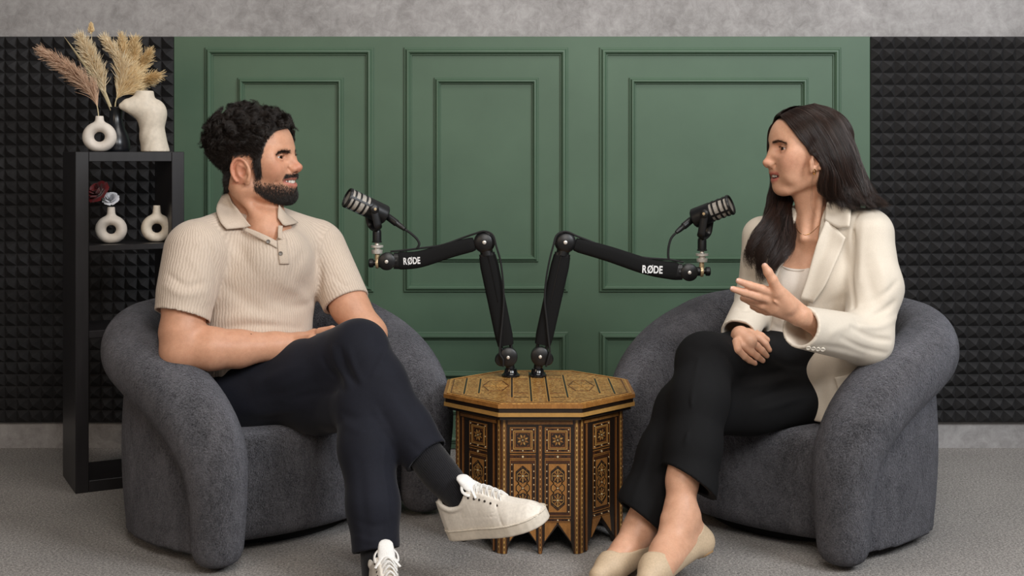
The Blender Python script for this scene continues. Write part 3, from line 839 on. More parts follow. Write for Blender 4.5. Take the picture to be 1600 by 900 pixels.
plume('pampas_plume', [tp - V3(0, 0, .03), (150, 160, .06), (130, 130, .05), (104, 106, .04), (76, 86, .03)], .020, .20, 1500, .075, M['pampas_pink'], 'pinkish pampas plume leaning out of the white ring vase on the shelf top', None, .9, .0007, .3)
tk = top_k
GR = None
plume('pampas_plume', [tk - V3(0, 0, .05), (166, 150, .15), (152, 116, .14), (142, 90, .13), (130, 66, .12)], .025, .34, 1300, .066, M['pampas_cream'], 'cream pampas plume with a thick white stem in the black vase', GR, .8, .0007, .15, .0055)
fans = [((190, 130), (188, 96), (168, 66), 'the tall pale plume beside the bunny tail grass'), ((194, 126), (196, 96), (192, 66), 'upright golden plume at the middle of the black vase\'s bunch'),
        ((200, 128), (208, 98), (211, 68), 'golden plume second from the green panel side in the black vase'), ((202, 132), (218, 108), (231, 86), 'golden plume leaning towards the green panelling from the black vase'), ((200, 142), (220, 130), (242, 120), 'low grey-gold plume bending over the white torso vase')]
for i, (a, b_, c_, lab) in enumerate(fans):
    plume('pampas_plume', [tk - V3(0, 0, .05), (181, 158, .15), (*a, .14), (*b_, .13 + .01 * i), (*c_, .12)], .021, .30, 900, .062, M['pampas_gold'] if i else M['pampas_cream'], lab, GR, .75, .0008, .1)
# bunny tail
pts = spline(np.array([tk - V3(0, 0, .05), sat(160, 130, .16), sat(146, 84, .16), sat(142.5, 48, .16)]), 8)
root = empty('bunny_tail_grass', pts[0], 'single fluffy bunny tail grass rising above the plumes', 'dried grass'); m = MB(); m.tube(pts, .0009, 5); m.build('stem', M['stem'], root)
cur = []; rr = []
for i in range(420):
    u = rng.random(); c0 = sat(142.3, 50 - 12 * u, .16); d = rng.normal(size=3); d[2] += .6; d = unit(d); l = .0125 * (1 - .45 * u)
    cur.append(np.array([c0, c0 + d * l * .6, c0 + d * l + V3(0, 0, .003)])); rr.append((.0006, .0006, .0003))
strands('seed_head', cur, rr, M['pampas_gold'], root)
# pointed leaf
pts = spline(np.array([tk - V3(0, 0, .05), sat(160, 145, .13), sat(128, 96, .12), sat(100, 57, .11)]), 8)
m = MB(); m.tube(pts, np.interp(np.linspace(0, 1, len(pts)), (0, .5, .7, 1), (.002, .004, .0065, .0006)), 8, flat=(.45, 1))
o = m.build('dried_spike', M['stem']); tag(o, 'stiff pale pointed dried leaf in the black vase', 'dried leaf')
# roses
M['red_petal'] = plain('red_petal', srgb(98, 14, 19), .6, sheen=.3); M['white_petal'] = plain('white_petal', srgb(206, 208, 214), .7)
M['leaf_green'] = plain('leaf_green', srgb(62, 78, 54), .6)
def rose(name, c, R, mat, label, stem_pts, ax):
    root = empty(name, stem_pts[0], label, 'rose'); ax = unit(ax)
    u = unit(np.cross(ax, (.3, 1, .2))); w_ = np.cross(ax, u); r2 = np.random.default_rng(int(R * 1e5))
    k = 0
    for lay, (n, rr, tilt, hgt) in enumerate(((3, .28, .1, .9), (4, .5, .3, .95), (5, .75, .65, .85), (6, 1.0, 1.05, .7))):
        for j in range(n):
            th = 2 * math.pi * (j + .5 * lay + r2.random() * .3) / n; m = MB(); vs = []
            for a in range(6):
                for b_ in range(5):
                    x = a / 5; y = (b_ - 2) / 2
                    al = th + y * (1.1 if lay < 2 else .75) * (.35 + .65 * math.sin(math.pi * (.15 + .75 * x)))
                    rad = R * (rr * (.25 + .75 * x ** .7) + .25 * tilt * x ** 3 * (1 + .3 * r2.random()))
                    h_ = R * (hgt * 1.25 * x - .55 - tilt * .45 * x ** 2 - .12 * y * y * x)
                    vs.append(c + u * math.cos(al) * rad + w_ * math.sin(al) * rad + ax * h_)
            fs = [(a * 5 + b_, a * 5 + b_ + 1, (a + 1) * 5 + b_ + 1, (a + 1) * 5 + b_) for a in range(5) for b_ in range(4)]
            m.add(vs, fs, 0, True); m.build('petal', mat, root)
    m = MB(); m.tube(spline(np.array(stem_pts), 6), .0018, 6); m.build('stem', M['leaf_green'], root)
c = sat(151, 298, .07); rose('rose', c, .031, M['red_petal'], 'dark red rose in the ring vase on the middle board', [top_b - V3(0, 0, .03), top_b + V3(-.004, 0, .012), sat(163, 315, .08), c], (-.35, -.75, .55))
c = sat(172.5, 309, .075); rose('rose', c, .021, M['white_petal'], 'small greyish white rose in the ring vase on the middle board', [top_b - V3(0, 0, .03), top_b + V3(0, 0, .006), c], (.1, -.75, .65))
# ================================================================== boom arms and microphones
M['sleeve'] = plain('black_fabric_sleeve', srgb(9, 9, 10), .85, bump=(600, .25, .001), spec=.3)
M['steel'] = plain('brushed_steel', srgb(222, 216, 208), .35, .55)
M['brass'] = plain('warm_steel', srgb(206, 182, 144), .35, .6)
M['white_print'] = plain('white_print', srgb(236, 236, 236), .6)
t = NT('wire_mesh'); v = t.node('ShaderNodeTexVoronoi'); v.inputs['Scale'].default_value = 900; t.link(t.coord(), v.inputs['Vector'])
t.set(Base_Color=t.ramp(v.outputs[0], [(.2, srgb(214, 206, 194)), (.6, srgb(150, 145, 138))]), Roughness=.5, Metallic=.25); t.bump(v.outputs[0], .5, .001); M['grille'] = t.mat
MD = 3.715
def frame2(a, b):
    d = unit(b - a); n = np.array((0, -1., 0)); u = np.cross(n, d); return d, n, u
def disc(mb, c, r, h, m=0, prof=None, n=28):
    """disc facing the room, centre c, half thickness h"""
    mb.lathe(c + V3(0, h, 0), (0, -1, 0), prof or [(0, r * .9), (.003, r), (2 * h - .003, r), (2 * h, r * .86)], n, m)
def boom(sgn, base, low, elbow, mid, tip, label, text_c, text_rot, text_w, text_h):
    P = lambda q, dd=0: at(q[0], q[1], MD + dd)
    zt = TZ + .0017; k = MD / F
    B = P(base); B[2] = zt
    root = empty('boom_arm', B, label, 'microphone arm', 'boom arms on the table')
    m = MB(); m.lathe(B, (0, 0, 1), [(0, .027), (.004, .027), (.008, .022), (.012, .019), (.022, .017), (.024, .012)], 28); m.build('base_flange', M['black_gloss'], root)
    lo, el, mi, tp_ = P(low), P(elbow), P(mid), P(tip)
    m = MB(); m.tube([B + V3(0, 0, .018), lo], .013, 14); disc(m, lo, .0275, .019); disc(m, lo + V3(-sgn * .020, .012, -.010), .019, .014)
    j = m.build('base_joint', M['black_plastic'], root)
    s2 = MB(); s2.lathe(lo + V3(0, -.019, 0), (0, -1, 0), [(0, .005), (.003, .0045), (.004, .002)], 12); s2.build('hinge_screw', M['steel'], j)
    # lower arm: cloth sleeve around two rods
    d, n, u = frame2(lo, el); L = np.linalg.norm(el - lo)
    def sleeve(path, w0, w1, th):
        mb = MB(); path = np.array(path); tt = np.gradient(path, axis=0); vs = []; nn = len(path); S = 14
        for i, q in enumerate(path):
            f = unit(tt[i]); uu = np.cross(np.array((0, -1., 0)), f); w_ = w0 + (w1 - w0) * i / (nn - 1)
            e = 1 - .10 * (i in (0, nn - 1))
            for a in range(S):
                th_ = 2 * math.pi * a / S; ca, sa = math.cos(th_), math.sin(th_); ca = math.copysign(abs(ca) ** .55, ca); sa = math.copysign(abs(sa) ** .55, sa)
                vs.append(q + uu * ca * w_ * e + np.array((0, -1., 0)) * sa * th * e)
        fs = [(i * S + a, i * S + (a + 1) % S, (i + 1) * S + (a + 1) % S, (i + 1) * S + a) for i in range(nn - 1) for a in range(S)] + [tuple(range(S))[::-1], tuple((nn - 1) * S + a for a in range(S))]
        mb.add(vs, fs, 0, True); return mb
    a0, a1 = lo + d * .034, el - d * .042
    low_sl = sleeve([a0 + (a1 - a0) * t_ for t_ in np.linspace(0, 1, 10)], .026, .0275, .017); o = low_sl.build('lower_arm', M['sleeve'], root)
    cuff = sleeve([el - d * .046, el - d * .034], .026, .026, .016); cuff.build('sleeve_cuff', M['black_plastic'], o)
    for s_ in (-1, 1):
        r_ = MB(); r_.tube([lo + d * .02 + u * s_ * .014, el - d * .02 + u * s_ * .014], .005, 8); r_.build('rod', M['black_plastic'], o)
    seam = MB(); seam.tube([a0 + V3(0, -.0175, 0) + u * sgn * -.004 + d * L * .38, a1 + V3(0, -.0175, 0) + u * sgn * -.004], .0012, 5); seam.build('sleeve_seam', M['black_plastic'], o)
    m = MB(); disc(m, el, .0315, .022, prof=[(0, .026), (.004, .0315), (.036, .0315), (.040, .027), (.044, .022)]); m.tube([el, el - d * .040], .019, 14)
    j = m.build('elbow_joint', M['black_plastic'], root)
    s2 = MB(); s2.lathe(el + V3(0, -.022, 0), (0, -1, 0), [(0, .006), (.003, .0055), (.0042, .003)], 12); s2.build('hinge_screw', M['steel'], j)
    # upper arm: gently sagging sleeve
    d2 = unit(mi - el); nrm = np.cross(np.array((0, -1., 0)), d2); nrm = nrm if nrm[2] > 0 else -nrm; L2 = np.linalg.norm(mi - el)
    ctrl = [el + d2 * .030, el + d2 * L2 * .36 - nrm * .004, el + d2 * L2 * .68 - nrm * .013, mi - d2 * .030 - nrm * .004]
    ctrl[3] = mi - np.array((unit(mi - tp_)[0] * 0, 0, 0)) + V3(sgn * .030, 0, .001)
    arc = spline(np.array(ctrl), 7)
    o = sleeve(arc, .021, .0265, .018).build('upper_arm', M['sleeve'], root)
    e0 = V3(-sgn, 0, 0); cu = sleeve([ctrl[3] - e0 * .012, ctrl[3] + e0 * .010], .0275, .0270, .019); cu.build('sleeve_cuff', M['black_plastic'], o)
    # lettering on the sleeve
    def glyph(ch):
        cu = bpy.data.curves.new('glyph', 'FONT'); cu.body = ch; cu.size = 1.0; cu.extrude = .03; cu.offset = .028
        tmp = bpy.data.objects.new('glyph', cu); me = bpy.data.meshes.new_from_object(tmp); bpy.data.objects.remove(tmp); bpy.data.curves.remove(cu)
        vs = np.array([tuple(q.co) for q in me.vertices]); fs = [tuple(p.vertices) for p in me.polygons]; bpy.data.meshes.remove(me); return vs, fs
    lm = MB(); x = 0.0
    for ch in ('R', 'O', 'D', 'E'):
        vs, fs = glyph(ch); vs = vs - np.array((vs[:, 0].min() - x, 0, 0)); lm.add(vs, fs); x1 = vs[:, 0].max()
        if ch == 'O':
            y0, y1 = vs[:, 1].min(), vs[:, 1].max(); p0, p1 = np.array((x + .06, y0 - .05)), np.array((x1 - .06, y1 + .05)); d_ = unit(p1 - p0); n_ = np.array((-d_[1], d_[0])) * .038
            lm.prism([(*(p0 - n_), -.03), (*(p1 - n_), -.03), (*(p1 + n_), -.03), (*(p0 + n_), -.03)], (0, 0, .0605))
        x = x1 + .075
    V_ = np.array(lm.v); V_ = V_ - np.array(((V_[:, 0].max() + V_[:, 0].min()) / 2, (V_[:, 1].max() + V_[:, 1].min()) / 2, 0))
    V_ = V_ * np.array((text_w * k / np.ptp(V_[:, 0]), text_h * k / np.ptp(V_[:, 1]), .0006 / .03)); ca, sa = math.cos(math.radians(text_rot)), math.sin(math.radians(text_rot))
    q = at(*text_c, MD - .0192); lm.v = [tuple(q + np.array((v_[0] * ca - v_[1] * sa, -v_[2], v_[0] * sa + v_[1] * ca))) for v_ in V_]
    tx = lm.build('lettering', M['white_print'], o); tx['label'] = 'white lettering'
    # wrist joint and swivel
    m = MB(); disc(m, mi, .0255, .020); m.tube([mi, mi + V3(sgn * .03, 0, 0)], .018, 14)
    j = m.build('wrist_joint', M['black_plastic'], root)
    s2 = MB(); s2.lathe(mi + V3(0, -.020, 0), (0, -1, 0), [(0, .0055), (.003, .005), (.004, .002)], 12); s2.build('hinge_screw', M['steel'], j)
    m = MB(); m.lathe(tp_ + V3(sgn * .035, 0, 0), (-sgn, 0, 0), [(0, .012), (.018, .013), (.026, .0135), (.028, .008), (.042, .008), (.044, .013), (.054, .0135), (.057, .011)], 22); m.build('swivel_knob', M['black_plastic'], root)
    m = MB(); m.lathe(tp_ + V3(sgn * .008, 0, 0), (-sgn, 0, 0), [(0, .010), (.001, .0155), (.005, .0165), (.009, .0155), (.010, .010)], 22); m.tube([tp_ + V3(sgn * .003, 0, .010), tp_ + V3(sgn * .003, 0, .034)], [.008, .0065], 12); m.build('swivel_ring', M['brass'], root)
    m = MB(); m.lathe(tp_ + V3(sgn * .002, 0, .026), (0, 0, 1), [(0, .006), (.002, .0155), (.010, .0165), (.012, .0165), (.014, .010), (.019, .010), (.020, .0185), (.026, .0185), (.028, .007), (.034, .006)], 26); m.build('thread_adapter', M['steel'], root)
    return root, tp_ + V3(sgn * .002, 0, .058)
RL, TL = boom(1, (798, 575), (794, 557), (757, 378), (605, 408), (588, 411), 'black jointed boom arm reaching towards the bearded man', (643.5, 407.5), 3.2, 26, 13)
RR, TR = boom(-1, (840, 575), (844, 556), (883, 378), (1076, 425), (1098, 424), 'black jointed boom arm reaching towards the woman', (1019.5, 421), -2.5, 31.5, 14.5)

def microphone(foot, front, rear, sgn, label):
    k = MD / F; A, Bk = at(*front, MD - .03), at(*rear, MD + .015); ax = unit(A - Bk); L = np.linalg.norm(A - Bk); r = .0295
    root = empty('microphone', foot, label, 'microphone', 'studio microphones on the boom arms')
    m = MB(); g0 = Bk + ax * L * .47
    m.lathe(g0, ax, [(0, r * .93), (L * .53 - .005, r * .93), (L * .53 - .001, r * .85)], 40); gr = m.build('grille', M['grille'], root)
    m = MB(); m.lathe(Bk, ax, [(-.001, r * .62), (0, r * .80), (.004, r * .97), (.010, r), (L * .50, r), (L * .515, r * .94)], 40); bd = m.build('housing', M['black_plastic'], root)
    m = MB()
    for f_ in (.60, .75, .885): 
        m.lathe(Bk + ax * (L * f_ - .0028), ax, [(0, r * .92), (.0005, r * 1.01), (.0055, r * 1.01), (.006, r * .92)], 40)
    m.lathe(Bk + ax * (L - .004), ax, [(0, r * .9), (.0005, r * 1.04), (.005, r * 1.04), (.008, r * .97), (.008, r * .84), (.002, r * .82)], 40, cap=False)
    u = unit(np.cross(ax, (0, 1., 0))); w_ = np.cross(ax, u)
    for th in np.radians((20, 110, 200, 290)):
        dd = u * math.cos(th) + w_ * math.sin(th); side = np.cross(ax, dd)
        q0, q1 = Bk + ax * L * .5, Bk + ax * (L - .002)
        m.prism([q0 + dd * r * .9 - side * .0028, q1 + dd * r * .9 - side * .0028, q1 + dd * r * .9 + side * .0028, q0 + dd * r * .9 + side * .0028], dd * r * .115, 0)
    m.build('guard_bars', M['black_plastic'], gr)
    # yoke
    piv = Bk + ax * L * .40; m = MB(); yb = foot + V3(0, 0, .040); side = unit(V3(-ax[1], ax[0], 0)); side = side if side[1] < 0 else -side
    pts = []
    for th in np.linspace(0, math.pi, 13):
        pts.append(piv * 0 + V3(0, 0, 0) + side * (r + .006) * math.cos(th) * 1.0 + V3(0, 0, -1) * 0)
    hgt = piv[2] - yb[2]
    arc = [piv + side * (r + .007)]
    for th in np.linspace(0, math.pi, 15):
        cx = math.cos(th); arc.append(np.array((*(piv[:2] + (yb[:2] - piv[:2]) * min(1, .5 + .5 * math.sin(th))), yb[2] + .018)) + side * (r + .007) * cx - V3(0, 0, .018) * math.sin(th) ** .8)
    arc.append(piv - side * (r + .007)); m.tube(np.array(arc), .0115, 12, flat=(.28, 1), up=side); yk = m.build('yoke', M['black_plastic'], root)
    for s_ in (1, -1):
        kn = MB(); kn.lathe(piv + side * s_ * (r + .004), side * s_, [(0, .011), (.004, .0125), (.009, .0125), (.011, .010)], 20); kk = kn.build('pivot_knob', M['black_plastic'], yk)
        sc_ = MB(); sc_.lathe(piv + side * s_ * (r + .0148), side * s_, [(0, .0042), (.0012, .0042), (.0014, .002)], 10); sc_.build('pivot_screw', M['brass'], kk)
    m = MB(); m.lathe(foot - V3(0, 0, .004), (0, 0, 1), [(0, .006), (.006, .006), (.0065, .0145), (.010, .0145), (.011, .013), (.036, .013), (.042, .012), (.046, .008)], 24); m.build('mount_post', M['black_plastic'], root)
    m = MB(); m.lathe(Bk + ax * .0005, -ax, [(0, r * .55), (.001, r * .5), (.0015, r * .2)], 24); m.build('rear_socket', M['black_gloss'], bd)
    return root, Bk, ax
ML, BL, AXL = microphone(TL, (543.5, 309), (603, 337), 1, 'black studio microphone with silver grille in front of the bearded man')
MR, BR, AXR = microphone(TR, (1141, 320), (1083, 342), -1, 'black studio microphone with silver grille in front of the woman')
def cable(Bk, ax, conn_end, loop, armpts, label):
    c1 = at(*conn_end, MD - .005); root = empty('microphone_cable', c1, label, 'cable', 'microphone cables'); d = unit(c1 - Bk); L = np.linalg.norm(c1 - Bk)
    b0 = Bk - ax * .0035
    m = MB(); m.lathe(b0, unit(c1 - b0), [(0, .0095), (.004, .0105), (L * .52, .0105), (L * .55, .0085), (L * .8, .0075), (L * .98, .0055), (L, .003)], 22); m.build('plug', M['black_plastic'], root)
    pts = spline(np.array([c1] + [at(px, py, MD + dd) for px, py, dd in loop]), 8)
    m = MB(); m.tube(pts, .0036, 8); m.build('lead', M['black_matte'], root)
    pts = spline(np.array([at(px, py, MD + dd) for px, py, dd in armpts]), 6)
    m = MB(); m.tube(pts, .0030, 8); m.build('lead', M['black_matte'], root)
    return root
cable(BL, AXL, (632, 358), [(641, 364, -.005), (651, 373, -.006), (655, 381, -.008), (652, 388, -.008)], [(610, 393, -.006), (628, 391.5, -.006), (652, 388.5, -.006), (690, 383, -.006), (722, 372, -.006), (741, 365.5, -.015), (757, 361.5, -.02), (770, 367.5, -.024), (775.5, 385, -.026), (782, 408, -.024), (786, 440, -.022), (787, 470, -.022), (785, 500, -.022), (782, 530, -.022), (781, 552, -.022), (786, 562, -.024), (786, 573, -.02)], 'black cable from the microphone in front of the man along its boom arm')
cable(BR, AXR, (1057, 363), [(1049, 372, -.006), (1045, 385, -.008), (1044, 398, -.008), (1045, 405, -.008)], [(1068, 410, -.006), (1045, 405.5, -.008), (1010, 403, -.006), (968, 396, -.006), (930, 380, -.006), (904, 370, -.012), (884, 362, -.02), (870, 367.5, -.024), (864.5, 384, -.026), (858, 410, -.024), (853, 440, -.022), (851, 470, -.022), (854, 500, -.022), (857, 530, -.022), (859, 548, -.022), (857, 560, -.024), (853, 573, -.02)], 'black cable from the microphone in front of the woman along its boom arm')
# ================================================================== people: shared builders
def J(px, py, d, r=0.0):
    p = at(px, py, d); return np.array((p[0], p[1], p[2], r * d / F))
def hit(s, px, py, d0=2.6, d1=4.4, off=0.0):
    """first point of the surface of s along the sight line of a pixel"""
    ds = np.linspace(d0, d1, 500); P = np.array([at(px, py, d) for d in ds]); D = s.eval(P)
    i = np.nonzero(D < 0)[0]
    if not len(i): return None
    i = max(i[0], 1); a, b_ = ds[i - 1], ds[i]
    for _ in range(12):
        m = (a + b_) / 2
        if s.eval(at(px, py, m)[None])[0] < 0: b_ = m
        else: a = m
    return at(px, py, b_ - off)
def normal(s, p, e=.002):
    g = np.array([s.eval((p + e * np.eye(3)[i])[None])[0] - s.eval((p - e * np.eye(3)[i])[None])[0] for i in range(3)]); return unit(g)
def folds(s, lst):
    """soft cloth folds: (sight points, height in m, half width in m), + stands out, - sinks in; found on the surface as it was"""
    base = Sdf(); base.ops = list(s.ops)
    for pts, amp, wd in lst:
        q = [hit(base, *p) for p in pts]; q = np.array([a for a in q if a is not None])
        if len(q) < 2: continue
        jump = np.linalg.norm(np.diff(q, axis=0), axis=1)
        if jump.max() > .15: continue
        q = spline(q, 4); n = len(q); env = np.sin(np.pi * np.clip(np.linspace(.08, .92, n), 0, 1)) ** .6
        A = q[:-1].astype(np.float32); B_ = q[1:].astype(np.float32); cc = q.mean(0); R = np.linalg.norm(q - cc, axis=1).max()
        def fn(P, A=A, B_=B_, env=env, amp=amp, wd=wd):
            best = np.full(P.shape[:-1], 9., np.float32); w_ = np.zeros_like(best)
            for i in range(len(A)):
                ba = B_[i] - A[i]; qq = P - A[i]; h = np.clip(qq @ ba / (float(ba @ ba) + 1e-12), 0, 1); e = qq - h[..., None] * ba; d = (e * e).sum(-1); m = d < best
                best = np.where(m, d, best); w_ = np.where(m, env[i] + (env[i + 1] - env[i]) * h, w_)
            return -amp * w_ * np.exp(-best / (wd * wd))
        s.ops.append(('d', fn, cc.astype(np.float32), R + 2.4 * wd, 0.0))
def leg(s, pts, p, n, inner, k, kj, axis=None):
    """lower trouser leg with its own trimmed, hollow end, blended into s"""
    q = Sdf(); q.chain(pts, 0, kj); end_cut(q, p, n, .17, inner, axis); a = np.array(pts); c = (a[:, :3].min(0) + a[:, :3].max(0)) / 2
    s.op('u', q.eval, c, np.linalg.norm(a[:, :3] - c, axis=1).max() + a[:, 3].max(), k)
def end_cut(s, p, n, rad, inner, axis=None):
    """trim one leg at the plane p,n (only within rad of p) and hollow the opening along the leg"""
    p = np.array(p[:3], np.float32); n = unit(n).astype(np.float32); ax = n if axis is None else unit(axis).astype(np.float32)
    def fn(P):
        q = P - p; h = q @ n; r = np.sqrt(np.maximum((q * q).sum(-1) - h * h, 0)); return np.maximum(-h, np.maximum(r - rad, h - .16))
    s.fnop('s', fn, p + n * .08, math.hypot(rad, .09)); s.cap(p - ax * .05, inner * .96, p + ax * .06, inner * 1.05, .003, 's')
def seg_par(P, a, b):
    a = np.asarray(a, float)[:3]; b = np.asarray(b, float)[:3]; ba = b - a; h = np.clip((P - a) @ ba / (ba @ ba), 0, 1)
    e = P - a - h[:, None] * ba; return h, np.linalg.norm(e, axis=1), e
def gauss(P, c, r): return np.exp(-((P - np.asarray(c)) ** 2).sum(1) / (r * r))
def sheet(name, rows, th, mat, parent, sub=5):
    """cloth patch through a grid of points (rows x cols x 3) with thickness th (grows to both sides)"""
    g = np.array(rows, float); nr, nc = g.shape[:2]
    g = np.array([spline(g[:, j], sub) for j in range(nc)]).transpose(1, 0, 2)
    g = np.array([spline(r, sub) for r in g]); nr, nc = g.shape[:2]
    du = np.gradient(g, axis=0); dv = np.gradient(g, axis=1); n = np.cross(du, dv); n /= np.linalg.norm(n, axis=2)[..., None] + 1e-12
    edge = np.ones((nr, nc)); edge[0] = edge[-1] = .35; edge[:, 0] = edge[:, -1] = .35
    A = (g + n * th / 2 * edge[..., None]).reshape(-1, 3); B_ = (g - n * th / 2 * edge[..., None]).reshape(-1, 3); N = nr * nc
    q = lambda i, j: i * nc + j
    fs = [(q(i, j), q(i, j + 1), q(i + 1, j + 1), q(i + 1, j)) for i in range(nr - 1) for j in range(nc - 1)]
    fs += [tuple(N + k for k in f[::-1]) for f in fs]
    bd = [q(0, j) for j in range(nc)] + [q(i, nc - 1) for i in range(1, nr)] + [q(nr - 1, j) for j in range(nc - 2, -1, -1)] + [q(i, 0) for i in range(nr - 2, 0, -1)]
    fs += [(bd[k], N + bd[k], N + bd[(k + 1) % len(bd)], bd[(k + 1) % len(bd)]) for k in range(len(bd))]
    return mesh_obj(name, np.concatenate((A, B_)), fs, mat, parent, smooth=True)
# materials
def skin(name, rough=.45, sss=.12):
    t = NT(name); a = t.node('ShaderNodeAttribute', attribute_name='tone').outputs['Color']; co = t.coord()
    n = t.noise(co, 55, 5, .65); f = t.noise(co, 420, 3, .6); g = t.noise(co, 900, 2, .6)
    c = t.mix(1.0, a, t.ramp(n, [(.3, (.90, .86, .84, 1)), (.7, (1.05, 1.05, 1.05, 1))]), 'MULTIPLY')
    c = t.mix(1.0, c, t.ramp(f, [(.3, (.94, .92, .91, 1)), (.7, (1.03, 1.03, 1.03, 1))]), 'MULTIPLY')
    t.set(Base_Color=c, Roughness=rough, Specular_IOR_Level=.35, Subsurface_Weight=sss, Subsurface_Radius=(1.0, .35, .2), Subsurface_Scale=.006)
    t.bump(t.math('ADD', f, g), .12, .0012); return t.mat
M['skin'] = skin('skin')
def cloth(name, col, col2, freq, wv, rough=.85, sheen=.15, bstr=.3, mott=(7, .12)):
    t = NT(name); co = t.coord(); n = t.noise(co, mott[0], 5, .6); f = t.noise(co, freq, 3, .7)
    c = t.mix(1.0, t.ramp(f, [(.3, col), (.7, col2)]), t.ramp(n, [(.3, (1 - mott[1],) * 3 + (1,)), (.7, (1 + mott[1] * .4,) * 3 + (1,))]), 'MULTIPLY')
    t.set(Base_Color=c, Roughness=rough, Specular_IOR_Level=.2, Sheen_Weight=sheen, Sheen_Roughness=.4)
    t.bump(f, bstr, wv); return t.mat
def ribbed(name, col, col2, pitch, depth, freq, sheen=.2):
    """knit whose ribs follow the mesh attribute rib (metres around the limb or trunk)"""
    t = NT(name); co = t.coord(); a = t.node('ShaderNodeAttribute', attribute_name='rib').outputs['Fac']
    wob = t.noise(co, 45, 3, .6); fine = t.noise(co, freq, 3, .7)
    ph = t.math('ADD', t.math('MULTIPLY', a, 2 * math.pi / pitch), t.math('MULTIPLY', wob, 9.0))
    w_ = t.math('SINE', ph); br = t.noise(t.coord('Object', (1, 1, .5)), 120, 2, .5)
    hgt = t.math('ADD', t.math('MULTIPLY', w_, .5), t.math('ADD', t.math('MULTIPLY', fine, .9), t.math('MULTIPLY', br, .8)))
    c = t.ramp(t.math('MULTIPLY', t.math('ADD', hgt, .3), .5), [(.1, col), (.75, col2)])
    n = t.noise(co, 6, 4, .6); c = t.mix(1.0, c, t.ramp(n, [(.3, (.93, .92, .91, 1)), (.7, (1.03, 1.03, 1.03, 1))]), 'MULTIPLY')
    t.set(Base_Color=c, Roughness=.9, Specular_IOR_Level=.15, Sheen_Weight=sheen, Sheen_Roughness=.45); t.bump(hgt, .4, depth); return t.mat
def hairmat(name, c1, c2, rough=.38, coat=0.0):
    t = NT(name); h = t.node('ShaderNodeHairInfo'); c = t.ramp(h.outputs['Random'], [(0, c1), (1, c2)])
    t.set(Base_Color=c, Roughness=rough, Specular_IOR_Level=.42); return t.mat
M['hair_black'] = hairmat('dark_curly_hair', srgb(17, 14, 13), srgb(44, 34, 28), .42)
M['hair_brown'] = hairmat('dark_brown_hair', srgb(15, 10, 8), srgb(54, 34, 25), .38)
M['hair_base'] = plain('hair_base', srgb(20, 14, 11), .9, spec=.1)
M['enamel'] = plain('tooth_enamel', srgb(232, 226, 214), .25)
M['gold'] = plain('gold', srgb(214, 168, 96), .22, 1.0)
M['sclera'] = plain('eye_white', srgb(222, 216, 210), .12)
M['iris'] = plain('iris_brown', srgb(62, 36, 20), .15)
M['pupil'] = plain('pupil_black', srgb(8, 7, 7), .06)
M['mouth_dark'] = plain('mouth_inside', srgb(74, 28, 26), .5)

